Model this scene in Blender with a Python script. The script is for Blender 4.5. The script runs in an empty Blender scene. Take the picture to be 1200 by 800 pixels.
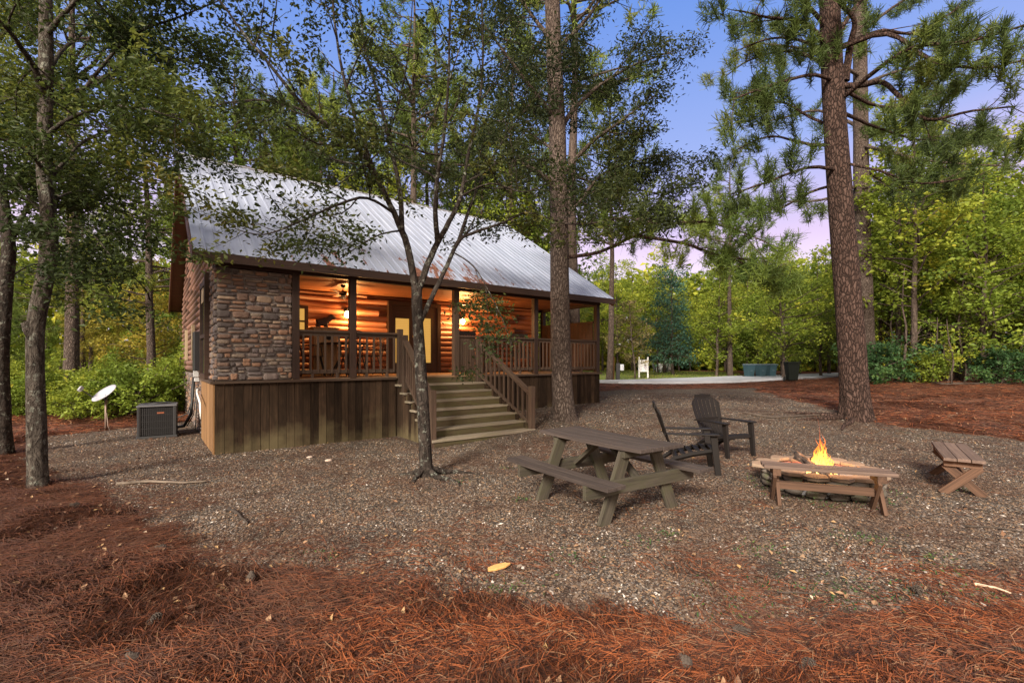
import bpy, math, random
import numpy as np
from mathutils import Vector, Matrix
random.seed(7)
RS = np.random.RandomState(11)
PI = math.pi
R = math.radians
SC = bpy.context.scene
COL = SC.collection

# ------------------------------------------------------------------ camera model (measured on the place)
EYE = 1.6; F = 560.0; HZ = 422.0
def sm(x):
    x = np.clip(x, 0, 1); return x*x*(3-2*x)
def vnoise(x, y, seed=0):
    x = np.asarray(x, float); y = np.asarray(y, float)
    xi = np.floor(x).astype(np.int64); yi = np.floor(y).astype(np.int64)
    fx = x-xi; fy = y-yi; fx = fx*fx*(3-2*fx); fy = fy*fy*(3-2*fy)
    def h(a, b):
        n = (a*374761393 + b*668265263 + seed*982451653) & 0x7fffffff
        n = ((n ^ (n >> 13))*1274126177) & 0x7fffffff
        n = (n ^ (n >> 16)) & 0xffff
        return n/65535.0
    return (h(xi,yi)*(1-fx)+h(xi+1,yi)*fx)*(1-fy)+(h(xi,yi+1)*(1-fx)+h(xi+1,yi+1)*fx)*fy
def fbm(x, y, seed=0, o=4):
    s = 0; a = .5; f = 1.0
    for i in range(o):
        s = s + a*vnoise(np.asarray(x)*f, np.asarray(y)*f, seed+i*17); a *= .5; f *= 2.03
    return s
def g0(x, y):
    x = np.asarray(x, float); y = np.asarray(y, float)
    z = .38*sm((y-8.0)/5.2)*sm((x+3)/3.5)
    z = z + .25*sm((y-13)/7)*sm((x-11.5)/5)*(1-sm((y-24)/6))
    return z
def GP(u, v, z=0.0):
    """pixel -> point on the ground (or z above it)"""
    k=(u-600)/F; f=lambda Y: EYE-(v-HZ)/F*Y-(float(g0(k*Y,Y))+z)
    Y=1.0
    while f(Y)>0 and Y<400: Y*=1.02
    lo,hi=Y/1.02,Y
    for i in range(40):
        m=(lo+hi)/2
        if f(m)>0: lo=m
        else: hi=m
    Y=(lo+hi)/2; X=k*Y
    return Vector((X,Y,float(g0(X,Y))+z))
def AT(u, v, Y):
    return Vector(((u-600)/F*Y, Y, EYE+(HZ-v)/F*Y))

# ------------------------------------------------------------------ mesh builder
class MB:
    def __init__(s): s.V=[]; s.F=[]; s.Rn=[]; s.L=[]; s.n=0
    def add(s, v, f, rnd=None, lc=None):
        v = np.asarray(v, float).reshape(-1,3)
        if not isinstance(f, np.ndarray):
            ks = {}
            for q in f: ks.setdefault(len(q), []).append(q)
            fs = [np.array(a) for a in ks.values()]
        else: fs = [f]
        lc = v if lc is None else np.asarray(lc, float).reshape(-1,3)
        for fa in fs:
            if np.ndim(rnd) == 0: rr = np.full(len(fa), random.random() if rnd is None else rnd)
            else: rr = np.asarray(rnd, float)
            s.F.append(fa+s.n); s.Rn.append(rr)
        s.V.append(v); s.L.append(lc); s.n += len(v)
        return s
    def beam(s, p0, p1, w, h, up=(0,0,1), rnd=None, ext=0.0, taper=1.0):
        """a board from p0 to p1: w across (side), h along up"""
        p0=Vector(p0); p1=Vector(p1); d=(p1-p0); L=d.length; d.normalize()
        p0=p0-d*ext; p1=p1+d*ext; L+=2*ext
        up=Vector(up); side=d.cross(up)
        if side.length<1e-4: side=d.cross(Vector((1,0,0)))
        side.normalize(); up2=side.cross(d).normalized()
        vs=[];lc=[]; o=random.random()*50; o2=random.random()*50
        for i,(p,t) in enumerate(((p0,0),(p1,L))):
            k = 1.0 if i==0 else taper
            for a,b in ((-1,-1),(1,-1),(1,1),(-1,1)):
                vs.append(p+side*(a*w/2*k)+up2*(b*h/2*k)); lc.append((t+o,a*w/2+o2,b*h/2+o))
        f=[(0,3,2,1),(4,5,6,7),(0,1,5,4),(1,2,6,5),(2,3,7,6),(3,0,4,7)]
        s.add([tuple(v) for v in vs], f, rnd if rnd is not None else random.random(), lc)
        return s
    def box(s, x0,x1,y0,y1,z0,z1, rnd=None, ax=0):
        c=((x0+x1)/2,(y0+y1)/2,(z0+z1)/2)
        if ax==0: return s.beam((x0,c[1],c[2]),(x1,c[1],c[2]),y1-y0,z1-z0,rnd=rnd)
        if ax==1: return s.beam((c[0],y0,c[2]),(c[0],y1,c[2]),x1-x0,z1-z0,rnd=rnd)
        return s.beam((c[0],c[1],z0),(c[0],c[1],z1),y1-y0,x1-x0,up=(1,0,0),rnd=rnd)
    def tube(s, pts, rad, k=8, rnd=None, cap=True, lump=0.0, flare=None):
        P=np.array([tuple(p) for p in pts],float); n=len(P); rad=np.broadcast_to(np.asarray(rad,float),(n,))
        T=np.zeros_like(P); T[1:-1]=P[2:]-P[:-2]; T[0]=P[1]-P[0]; T[-1]=P[-1]-P[-2]
        T/=np.maximum(np.linalg.norm(T,axis=1,keepdims=True),1e-9)
        ref=np.array([0.,0,1]) if abs(T[:,2]).mean()<.8 else np.array([1.,0,0])
        A=np.cross(T,ref); A/=np.maximum(np.linalg.norm(A,axis=1,keepdims=True),1e-9); B=np.cross(T,A)
        th=np.arange(k)*2*PI/k
        rr=np.repeat(rad[:,None],k,1)
        if lump>0:
            sd=random.randint(0,9999)
            ar=np.cumsum(np.r_[0,np.linalg.norm(P[1:]-P[:-1],axis=1)])
            gx,gy=np.meshgrid(np.cos(th)*1.6+5,ar*1.6); gz=np.sin(th)*1.6+9
            nz=fbm(gx+gy*.3,gz[None,:]+gy*.9,sd,3)-.45
            rr=rr*(1+lump*nz*2)
        if flare is not None:
            nb,amp,hh=flare
            ar=np.cumsum(np.r_[0,np.linalg.norm(P[1:]-P[:-1],axis=1)])
            w=np.exp(-ar/hh)[:,None]
            ph=random.random()*6
            rr=rr*(1+w*amp*(.65+.5*np.cos(th*nb+ph)[None,:]+.25*np.cos(th*(nb+2)+1)[None,:]))
        V=P[:,None,:]+rr[:,:,None]*(np.cos(th)[None,:,None]*A[:,None,:]+np.sin(th)[None,:,None]*B[:,None,:])
        i=np.arange(n-1)[:,None]*k; j=np.arange(k)[None,:]; j2=(j+1)%k
        f=np.stack([i+j,i+j2,i+k+j2,i+k+j],-1).reshape(-1,4)
        r=random.random() if rnd is None else rnd
        s.add(V.reshape(-1,3),f,r)
        if cap:
            base=s.n-n*k
            s.F.append(np.array([list(range(k))[::-1]])+base); s.Rn.append(np.array([r]))
            s.F.append(np.array([list(range(k))])+base+(n-1)*k); s.Rn.append(np.array([r]))
        return s
    def cyl(s, p0, p1, r, k=12, rnd=None, r1=None): return s.tube([p0,p1],[r,r if r1 is None else r1],k,rnd)
    def lathe(s, prof, c=(0,0,0), k=20, rnd=None):
        th=np.arange(k)*2*PI/k; n=len(prof)
        V=np.array([[ (c[0]+r*math.cos(t),c[1]+r*math.sin(t),c[2]+z) for t in th] for r,z in prof])
        i=np.arange(n-1)[:,None]*k; j=np.arange(k)[None,:]; j2=(j+1)%k
        f=np.stack([i+j,i+j2,i+k+j2,i+k+j],-1).reshape(-1,4)
        return s.add(V.reshape(-1,3),f,rnd)
    def prism(s, poly, off, rnd=None):
        """poly: list of 3D points, off: extrusion vector"""
        n=len(poly); off=Vector(off); P=[Vector(p) for p in poly]
        vs=[tuple(p) for p in P]+[tuple(p+off) for p in P]
        f=[tuple(range(n))[::-1],tuple(range(n,2*n))]+[(i,(i+1)%n,n+(i+1)%n,n+i) for i in range(n)]
        return s.add(vs,f,random.random() if rnd is None else rnd)
    def build(s, name, mat, parent=None, smooth=False, bevel=0, loc=None):
        me=bpy.data.meshes.new(name)
        V=np.concatenate(s.V); me.vertices.add(len(V)); me.vertices.foreach_set('co',V.ravel())
        tot=sum(f.size for f in s.F); nf=sum(len(f) for f in s.F)
        me.loops.add(tot); me.polygons.add(nf)
        me.loops.foreach_set('vertex_index',np.concatenate([f.ravel() for f in s.F]).astype(np.int32))
        cnt=np.concatenate([np.full(len(f),f.shape[1]) for f in s.F])
        st=np.r_[0,np.cumsum(cnt)[:-1]]
        me.polygons.foreach_set('loop_start',st.astype(np.int32))
        me.update(calc_edges=True)
        a=me.attributes.new('rnd','FLOAT','FACE'); a.data.foreach_set('value',np.concatenate(s.Rn).astype(np.float32))
        a=me.attributes.new('lc','FLOAT_VECTOR','POINT'); a.data.foreach_set('vector',np.concatenate(s.L).astype(np.float32).ravel())
        me.polygons.foreach_set('use_smooth',np.full(nf,bool(smooth)))
        me.validate(); me.materials.append(mat)
        o=bpy.data.objects.new(name,me); COL.objects.link(o)
        if parent: o.parent=parent
        if loc is not None: o.location=loc
        if bevel:
            m=o.modifiers.new('bevel','BEVEL'); m.width=bevel; m.segments=2; m.limit_method='ANGLE'; m.angle_limit=R(40)
        return o
def thing(name,label,cat,loc=(0,0,0),rz=0,group=None):
    o=bpy.data.objects.new(name,None); COL.objects.link(o); o.empty_display_size=.2
    o.location=loc; o.rotation_euler=(0,0,rz); o['label']=label; o['category']=cat
    if group: o['group']=group
    return o
def tag(o,label,cat,group=None,kind=None):
    o['label']=label; o['category']=cat
    if group: o['group']=group
    if kind: o['kind']=kind
    return o
def dup(root,loc,rz,label=None,group=None,scale=None,mats=None):
    r=root.copy(); COL.objects.link(r); r.location=loc; r.rotation_euler=(root.rotation_euler[0],root.rotation_euler[1],rz)
    if label: r['label']=label
    if group: r['group']=group
    if scale: r.scale=scale if hasattr(scale,'__len__') else (scale,)*3
    for ch in list(root.children):
        c=ch.copy(); COL.objects.link(c); c.parent=r
        if mats and ch.name.split('.')[0] in mats:
            c.material_slots[0].link='OBJECT'; c.material_slots[0].material=mats[ch.name.split('.')[0]]
        for gch in list(ch.children):
            d=gch.copy(); COL.objects.link(d); d.parent=c
    return r

# ------------------------------------------------------------------ materials
class NT:
    def __init__(s,name):
        m=bpy.data.materials.new(name); m.use_nodes=True; s.m=m; s.t=m.node_tree; s.b=s.t.nodes['Principled BSDF']; s.o=s.t.nodes['Material Output']
    def n(s,ty,**k):
        x=s.t.nodes.new(ty)
        for a,b in k.items():
            if a in x.inputs.keys(): x.inputs[a].default_value=b
            else: setattr(x,a,b)
        return x
    def l(s,a,b): s.t.links.new(a,b)
    def attr(s,nm): return s.n('ShaderNodeAttribute',attribute_name=nm)
    def obj(s): return s.n('ShaderNodeTexCoord').outputs['Object']
    def scale(s,v,sc):
        m=s.n('ShaderNodeVectorMath',operation='MULTIPLY'); s.l(v,m.inputs[0]); m.inputs[1].default_value=sc; return m.outputs[0]
    def noise(s,v,sc,det=4,rough=.6,dist=0):
        x=s.n('ShaderNodeTexNoise'); x.inputs['Scale'].default_value=sc; x.inputs['Detail'].default_value=det; x.inputs['Roughness'].default_value=rough; x.inputs['Distortion'].default_value=dist
        s.l(v,x.inputs['Vector']); return x.outputs['Fac']
    def vor(s,v,sc,feat='F1',out='Distance'):
        x=s.n('ShaderNodeTexVoronoi',feature=feat); x.inputs['Scale'].default_value=sc; s.l(v,x.inputs['Vector']); return x.outputs[out]
    def ramp(s,f,stops,interp='LINEAR'):
        x=s.n('ShaderNodeValToRGB'); cr=x.color_ramp; cr.interpolation=interp
        while len(cr.elements)<len(stops): cr.elements.new(.5)
        for e,(p,c) in zip(cr.elements,stops):
            e.position=p; e.color=(*c,1) if hasattr(c,'__len__') else (c,c,c,1)
        s.l(f,x.inputs['Fac']); return x.outputs['Color']
    def mix(s,f,a,b,mode='MIX'):
        x=s.n('ShaderNodeMix',data_type='RGBA',blend_type=mode,clamp_result=False)
        for i,val in ((0,f),(6,a),(7,b)):
            if isinstance(val,(int,float)): x.inputs[i].default_value=val if i==0 else (val,val,val,1)
            elif isinstance(val,tuple): x.inputs[i].default_value=(*val,1)
            else: s.l(val,x.inputs[i])
        return x.outputs[2]
    def math(s,op,a,b=None,c=None,clamp=False):
        x=s.n('ShaderNodeMath',operation=op,use_clamp=clamp)
        for i,val in enumerate((a,b,c)):
            if val is None: continue
            if isinstance(val,(int,float)): x.inputs[i].default_value=val
            else: s.l(val,x.inputs[i])
        return x.outputs[0]
    def sep(s,v):
        x=s.n('ShaderNodeSeparateXYZ'); s.l(v,x.inputs[0]); return x.outputs
    def comb(s,a,b,c):
        x=s.n('ShaderNodeCombineXYZ')
        for i,val in enumerate((a,b,c)):
            if isinstance(val,(int,float)): x.inputs[i].default_value=val
            else: s.l(val,x.inputs[i])
        return x.outputs[0]
    def bump(s,h,dist=.01,st=1.0,nrm=None):
        x=s.n('ShaderNodeBump'); x.inputs['Distance'].default_value=dist; x.inputs['Strength'].default_value=st
        s.l(h,x.inputs['Height'])
        if nrm is not None: s.l(nrm,x.inputs['Normal'])
        s.l(x.outputs[0],s.b.inputs['Normal']); return x.outputs[0]
    def col(s,c):
        if isinstance(c,tuple): s.b.inputs['Base Color'].default_value=(*c,1)
        else: s.l(c,s.b.inputs['Base Color'])
    def rough(s,r):
        if isinstance(r,(int,float)): s.b.inputs['Roughness'].default_value=r
        else: s.l(r,s.b.inputs['Roughness'])
def wood(name,c1,c2,c3=None,rough=.75,algae=0,zlo=0,zhi=1,var=.35,spec=.3):
    """c1 dark grain, c2 light grain, c3 board to board tint"""
    t=NT(name); lc=t.attr('lc').outputs['Vector']; rn=t.attr('rnd').outputs['Fac']
    n1=t.noise(t.scale(lc,(1.2,42,42)),1.0,5,.65,.6); n2=t.noise(t.scale(lc,(2.5,7,7)),1.0,4,.6,1.2)
    c=t.mix(t.ramp(n1,[(.3,0.),(.72,1.)]),c1,c2)
    if c3: c=t.mix(t.ramp(n2,[(.42,0.),(.68,1.)]),c,c3)
    v=t.math('MULTIPLY_ADD',rn,var*2,1-var)
    c=t.mix(1.0,c,t.comb(v,v,v),'MULTIPLY')
    if algae:
        ob=t.obj(); z=t.sep(ob)[2]; nn=t.noise(ob,1.7,4)
        w=t.math('ADD',t.math('MULTIPLY',t.math('SUBTRACT',nn,.5),1.6),t.math('DIVIDE',t.math('SUBTRACT',zhi,z),zhi-zlo))
        w=t.math('ADD',w,t.math('MULTIPLY',t.math('SUBTRACT',rn,.5),.5))
        w=t.ramp(w,[(.3,0.),(.9,1.)])
        c=t.mix(t.math('MULTIPLY',w,algae),c,(.118,.096,.052))
    t.col(c); t.rough(rough); t.b.inputs['Specular IOR Level'].default_value=spec
    t.bump(n1,.004,.6); return t.m
def plain(name,c,rough=.5,metal=0,spec=.5,var=0,bump=0,bs=40):
    t=NT(name); t.col(c); t.rough(rough); t.b.inputs['Metallic'].default_value=metal; t.b.inputs['Specular IOR Level'].default_value=spec
    if var or bump:
        n=t.noise(t.obj(),bs,5)
        if var:
            k=t.math('MULTIPLY_ADD',n,var*2,1-var); t.col(t.mix(1.0,c,t.comb(k,k,k),'MULTIPLY'))
        if bump: t.bump(n,bump,.7)
    return t.m
def emis(name,c,st):
    t=NT(name); t.b.inputs['Base Color'].default_value=(*c,1); t.b.inputs['Emission Color'].default_value=(*c,1); t.b.inputs['Emission Strength'].default_value=st; return t.m
def leafmat(name,stops,trans=.45,rough=.55):
    t=NT(name); rn=t.attr('rnd').outputs['Fac']; oi=t.n('ShaderNodeObjectInfo').outputs['Random']
    big=t.noise(t.obj(),.5,2)
    f=t.math('ADD',t.math('MULTIPLY',rn,.62),t.math('MULTIPLY',t.math('SUBTRACT',big,.3),.75)); f=t.math('ADD',f,t.math('MULTIPLY',t.math('SUBTRACT',oi,.5),.12))
    c=t.ramp(f,stops); t.col(c); t.rough(rough); t.b.inputs['Specular IOR Level'].default_value=.25
    tr=t.n('ShaderNodeBsdfTranslucent'); t.l(c,tr.inputs['Color'])
    mx=t.n('ShaderNodeMixShader'); mx.inputs[0].default_value=trans
    t.l(t.b.outputs[0],mx.inputs[1]); t.l(tr.outputs[0],mx.inputs[2]); t.l(mx.outputs[0],t.o.inputs['Surface'])
    return t.m
def bark(name,c1,c2,c3,sc=9,zs=.35,depth=.03,plate=True,lichen=0):
    t=NT(name); ob=t.obj(); wn=t.n('ShaderNodeTexNoise'); wn.inputs['Scale'].default_value=3; t.l(ob,wn.inputs['Vector'])
    w=t.n('ShaderNodeVectorMath',operation='MULTIPLY_ADD'); t.l(wn.outputs['Color'],w.inputs[0]); w.inputs[1].default_value=(.16,.16,.30); t.l(ob,w.inputs[2])
    v=t.scale(w.outputs[0],(1,1,zs))
    if plate:
        d=t.vor(v,sc,'DISTANCE_TO_EDGE'); cc=t.vor(v,sc,'F1','Color'); cr=t.sep(cc)[0]
        fn=t.noise(v,sc*3,4,.7); d=t.math('ADD',d,t.math('MULTIPLY',t.math('SUBTRACT',fn,.5),.42)); h=t.ramp(d,[(0.,0.),(.14,.75),(.4,1.)])
    else:
        d=t.noise(v,sc*1.6,5,.6,.8); h=t.ramp(d,[(.35,0.),(.6,1.)]); cr=t.noise(v,sc*.6,3)
    n=t.noise(ob,sc*6,5); 
    c=t.mix(cr,c2,c3); c=t.mix(t.math('MULTIPLY',n,.75),c,c1); c=t.mix(h,c1,c)
    if lichen:
        ln=t.noise(ob,11,5,.7); c=t.mix(t.math('MULTIPLY',t.ramp(ln,[(.56,0.),(.62,1.)]),lichen),c,(.30,.32,.27))
    t.col(c); t.rough(.9); t.b.inputs['Specular IOR Level'].default_value=.15
    hh=t.math('ADD',h,t.math('MULTIPLY',n,.5)); t.bump(hh,depth,1.0); return t.m
# ------------------------------------------------------------------ camera, world, sun
cam=bpy.data.cameras.new('camera'); co=bpy.data.objects.new('camera',cam); COL.objects.link(co); SC.camera=co
cam.sensor_width=36; cam.lens=36*F/1200; cam.shift_y=(HZ-400)/1200; cam.clip_end=900; cam.clip_start=.05
co.location=(0,0,EYE); co.rotation_euler=(R(90),0,0)
W=bpy.data.worlds.new('World'); SC.world=W; W.use_nodes=True
wt=W.node_tree; bg=wt.nodes['Background']
SUN_EL,SUN_AZ=R(29),R(203)       # azimuth clockwise from +Y
def wn(ty): return wt.nodes.new(ty)
tc=wn('ShaderNodeTexCoord'); sp=wn('ShaderNodeSeparateXYZ'); wt.links.new(tc.outputs['Generated'],sp.inputs[0])
rp=wn('ShaderNodeValToRGB'); cr=rp.color_ramp
stops=[(0.0,(.60,.50,.60)),(.11,(1.20,1.04,1.16)),(.23,(.86,.66,.96)),(.38,(.36,.47,.92)),(.62,(.14,.31,.84)),(.72,(.30,.34,.50)),(.84,(.62,.58,.55)),(1.,(.70,.64,.58))]
while len(cr.elements)<len(stops): cr.elements.new(.5)
for e,(p,c) in zip(cr.elements,stops): e.position=p; e.color=(*c,1)
nz=wn('ShaderNodeTexNoise'); nz.inputs['Scale'].default_value=2.2; nz.inputs['Detail'].default_value=3
wt.links.new(tc.outputs['Generated'],nz.inputs['Vector'])
ma=wn('ShaderNodeMath'); ma.operation='MULTIPLY_ADD'; ma.inputs[1].default_value=.10; wt.links.new(nz.outputs['Fac'],ma.inputs[0]); 
mb=wn('ShaderNodeMath'); mb.operation='SUBTRACT'; mb.inputs[1].default_value=.05; wt.links.new(sp.outputs[2],mb.inputs[0]); wt.links.new(mb.outputs[0],ma.inputs[2])
wt.links.new(ma.outputs[0],rp.inputs['Fac'])
sk=wn('ShaderNodeTexSky'); sk.sky_type='NISHITA'; sk.sun_disc=False; sk.sun_elevation=SUN_EL; sk.sun_rotation=SUN_AZ
mx=wn('ShaderNodeMix'); mx.data_type='RGBA'; mx.inputs[0].default_value=.012
gy_=wn('ShaderNodeMapRange'); gy_.interpolation_type='SMOOTHSTEP'; gy_.inputs['From Min'].default_value=.15; gy_.inputs['From Max'].default_value=-.75
wt.links.new(sp.outputs[1],gy_.inputs['Value'])
wm=wn('ShaderNodeMix'); wm.data_type='RGBA'; wt.links.new(gy_.outputs[0],wm.inputs[0]); wt.links.new(rp.outputs[0],wm.inputs[6]); wm.inputs[7].default_value=(1.5,1.12,.82,1)
wt.links.new(wm.outputs[2],mx.inputs[6]); wt.links.new(sk.outputs[0],mx.inputs[7]); wt.links.new(mx.outputs[2],bg.inputs['Color'])
bg.inputs['Strength'].default_value=.53
sl=bpy.data.lights.new('sun','SUN'); sl.energy=4.7; sl.angle=R(14); sl.color=(1,.90,.76)
so=bpy.data.objects.new('sun',sl); COL.objects.link(so)
sd=Vector((math.sin(SUN_AZ)*math.cos(SUN_EL),math.cos(SUN_AZ)*math.cos(SUN_EL),math.sin(SUN_EL)))
so.rotation_euler=sd.to_track_quat('Z','Y').to_euler(); so.location=sd*60
vs=SC.view_settings; vs.view_transform='Standard'; vs.look='None'; vs.gamma=1; vs.exposure=.88
SC.render.film_transparent=False
SC.cycles.max_bounces=6; SC.cycles.transparent_max_bounces=8; SC.cycles.sample_clamp_indirect=4

# ------------------------------------------------------------------ ground regions
GRAVEL=[(60,512),(150,503),(215,495),(702,458),(760,456),(880,455),(925,470),(985,486),(1040,499),(1110,505),(1200,517),(1400,540),(1500,690),(1200,708),(1050,722),(960,745),(880,738),(800,742),(700,728),(600,700),(520,690),(400,680),(300,665),(210,640),(170,600),(120,575),(60,550),(30,535)]
GRAVEL=[GP(*p).to_2d() for p in GRAVEL]
GRASS=[(-500,445),(702,447),(725,448),(870,441.5),(860,436),(700,433.5),(-500,434)]
GRASS=[GP(*p).to_2d() for p in GRASS]
def sdist(poly,x,y):
    x=np.asarray(x,float); y=np.asarray(y,float)
    d=np.full(x.shape,1e9); ins=np.zeros(x.shape,bool); n=len(poly)
    for i in range(n):
        a=poly[i]; b=poly[(i+1)%n]; ex,ey=b.x-a.x,b.y-a.y
        t=np.clip(((x-a.x)*ex+(y-a.y)*ey)/(ex*ex+ey*ey),0,1)
        d=np.minimum(d,np.hypot(x-a.x-t*ex,y-a.y-t*ey))
        c=((a.y>y)!=(b.y>y)); ey_=ey if abs(ey)>1e-12 else 1e-12
        ins^=c&(x<(y-a.y)*ex/ey_+a.x)
    return np.where(ins,d,-d)
def straw_w(x,y):
    d=sdist(GRAVEL,x,y)+(fbm(np.asarray(x)*1.6,np.asarray(y)*1.6,3,4)-.47)*(.5+.05*np.asarray(y))
    return sm((-d+.12)/.3)
def gz(x,y):
    """final ground height"""
    x=np.asarray(x,float); y=np.asarray(y,float); w=straw_w(x,y)
    z=g0(x,y)+.02*(fbm(x*1.1,y*1.1,8,3)-.47)
    return z+w*(.015+.10*np.clip(fbm(x*2.3,y*3.2,5,4)-.42,-.1,.4)*sm((14-y)/6))
def axis(lo,hi,c,near,n):
    t=np.linspace(-1,1,n); k=5.5
    s=np.sinh(t*k)/math.sinh(k)
    return c+np.where(s<0,s*(c-lo),s*(hi-c))
xs=axis(-160,160,0.3,0,520); ys=axis(-30,260,4.0,0,640)
gx,gy=np.meshgrid(xs,ys); zz=gz(gx,gy)
V=np.stack([gx,gy,zz],-1).reshape(-1,3); nx_,ny_=len(xs),len(ys)
i=np.arange(ny_-1)[:,None]*nx_; j=np.arange(nx_-1)[None,:]
fc=np.stack([i+j,i+j+1,i+j+1+nx_,i+j+nx_],-1).reshape(-1,4)
t=NT('ground_soil'); ob=t.obj(); sw=t.attr('straw').outputs['Fac']; gw=t.attr('grass').outputs['Fac']
wn1=t.n('ShaderNodeTexNoise'); wn1.inputs['Scale'].default_value=9; t.l(ob,wn1.inputs['Vector'])
# gravel
vc=t.vor(ob,55,'F1','Color'); vd=t.vor(ob,55,'F1','Distance'); cs=t.sep(vc)
gc=t.ramp(cs[0],[(0.,(.045,.036,.030)),(.3,(.13,.095,.070)),(.5,(.22,.150,.10)),(.66,(.17,.15,.135)),(.86,(.32,.26,.20)),(.985,(.45,.40,.34))])
big=t.noise(ob,.9,5,.65); med=t.noise(ob,7,5,.7)
gc=t.mix(t.ramp(t.math('ADD',t.math('MULTIPLY',big,.55),t.math('MULTIPLY',med,.5)),[(.50,0.),(.62,.75)]),gc,(.115,.052,.032))
gc=t.mix(t.math('MULTIPLY',t.ramp(t.noise(ob,1.4,5,.7),[(.6,0.),(.7,1.)]),.35),gc,(.06,.09,.02))
gc=t.mix(1.0,gc,t.ramp(vd,[(0.,1.),(.55,.35)]),'MULTIPLY')
# straw
sa=t.noise(t.scale(ob,(14,70,14)),1.0,4,.7,1.6); sb=t.noise(t.scale(ob,(65,16,14)),1.0,4,.7,1.4)
sf=t.math('MAXIMUM',sa,sb); sc_=t.ramp(sf,[(.42,(.014,.007,.004)),(.58,(.09,.030,.014)),(.74,(.24,.082,.033))])
patch=t.noise(ob,.7,5,.6); sc_=t.mix(t.ramp(patch,[(.42,0.),(.68,.45)]),sc_,(.10,.042,.022))
lf=t.vor(ob,13,'F1','Color'); lfd=t.vor(ob,13,'F1','Distance'); lm=t.math('MULTIPLY',t.ramp(t.sep(lf)[1],[(.80,0.),(.82,1.)],'CONSTANT'),t.ramp(lfd,[(.22,1.),(.3,0.)]))
sc_=t.mix(lm,sc_,t.ramp(t.sep(lf)[0],[(0.,(.25,.12,.05)),(1.,(.12,.05,.03))]))
# grass
gn=t.noise(ob,22,5,.7); grc=t.ramp(gn,[(.35,(.05,.075,.018)),(.65,(.16,.19,.05))]); grc=t.mix(t.ramp(t.noise(ob,.5,4),[(.5,0.),(.7,.7)]),grc,(.24,.13,.06))
swn=t.math('ADD',sw,t.math('MULTIPLY',t.math('SUBTRACT',t.noise(ob,14,5,.75),.5),.9)); swm=t.ramp(swn,[(.42,0.),(.58,1.)])
c=t.mix(swm,gc,sc_); gwm=t.ramp(t.math('ADD',gw,t.math('MULTIPLY',t.math('SUBTRACT',med,.5),.6)),[(.4,0.),(.6,1.)]); c=t.mix(gwm,c,grc)
t.col(c); t.rough(.92); t.b.inputs['Specular IOR Level'].default_value=.2
hh=t.mix(swm,t.ramp(vd,[(0.,1.),(.6,0.)]),sf); t.bump(hh,.012,.8); M_GROUND=t.m
gb=MB(); gb.add(V,fc,.5); go=gb.build('ground',M_GROUND,smooth=True); go['kind']='structure'
a=go.data.attributes.new('straw','FLOAT','POINT'); a.data.foreach_set('value',straw_w(V[:,0],V[:,1]).astype(np.float32))
gw_=sm((sdist(GRASS,V[:,0],V[:,1])+.3)/1.2); a=go.data.attributes.new('grass','FLOAT','POINT'); a.data.foreach_set('value',gw_.astype(np.float32))

# driveway: a pale concrete lane, real slab
up=[(700,448.4),(725,448.0),(800,445.5),(870,442.5),(925,441.0),(980,438.5),(1060,436)]; lo=[(700,449.2),(725,450.2),(800,450.6),(870,448.6),(925,445.3),(980,441.5),(1060,439)]
b=MB(); P=[]
UP=[GP(*p) for p in up]; LO=[GP(*p) for p in lo]
# densify and keep the slab just above the ground
def dens(L,n=16):
    o=[]
    for a_,b_ in zip(L[:-1],L[1:]):
        for q in range(n): o.append(a_.lerp(b_,q/n))
    return o+[L[-1]]
U2,L2=dens(UP),dens(LO); NC=9; vs_=[]
for a_,b_ in zip(U2,L2):
    for q in range(NC):
        p=a_.lerp(b_,q/(NC-1)); vs_.append((p.x,p.y,float(gz(p.x,p.y))+.02))
nf_=[]
for r_ in range(len(U2)-1):
    for q in range(NC-1): k=r_*NC+q; nf_.append((k,k+NC,k+NC+1,k+1))
b.add(vs_,nf_,.5); dw=b.build('driveway',plain('concrete',(.40,.42,.47),.8,var=.12,bs=3)); dw['kind']='structure'
sol=dw.modifiers.new('s','SOLIDIFY'); sol.thickness=.12; sol.offset=-1

# ------------------------------------------------------------------ the cabin
A=GP(252,533); A.z=0
HR=math.atan2(.6071,.7947); D1=Vector((math.cos(HR),math.sin(HR),0)); D2=Vector((-D1.y,D1.x,0))
def S_AT(u,t):
    k=(u-600)/F; p=A+D2*t
    return (k*p.y-p.x)/(D1.x-k*D1.y)
def Z_AT(v,s,t): 
    p=A+D1*s+D2*t; return EYE+(HZ-v)/F*p.y
def HW(s,t,z=0): q=A+D1*s+D2*t; return Vector((q.x,q.y,z))
CAB=thing('log_cabin','red brown log cabin with a metal roof, stone corner and lit front porch','cabin',(A.x,A.y,0),HR)
M_LOG=wood('log_siding_wood',(.115,.045,.024),(.30,.125,.068),(.21,.080,.042),rough=.45,var=.22,spec=.4)
M_LOG2=wood('gable_log_wood',(.085,.045,.033),(.24,.135,.10),(.17,.090,.065),rough=.5,var=.2,spec=.3)
M_PANEL=wood('panel_wood',(.022,.010,.006),(.060,.026,.016),rough=.6,var=.25)
M_TRIM=wood('dark_trim_wood',(.018,.010,.007),(.052,.027,.018),rough=.6,var=.25)
M_SKIRT=wood('skirting_wood',(.011,.007,.005),(.062,.038,.023),(.022,.014,.009),rough=.9,algae=.72,zlo=-.2,zhi=.70,var=.5,spec=.1)
M_ENDP=wood('tan_board_wood',(.14,.075,.030),(.30,.165,.075),rough=.7,var=.2)
M_RAIL=wood('rail_wood',(.030,.018,.012),(.095,.058,.040),(.062,.042,.028),rough=.8,var=.25)
M_TREAD=wood('tread_wood',(.12,.096,.070),(.28,.235,.18),(.18,.155,.10),rough=.85,var=.2)
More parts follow.
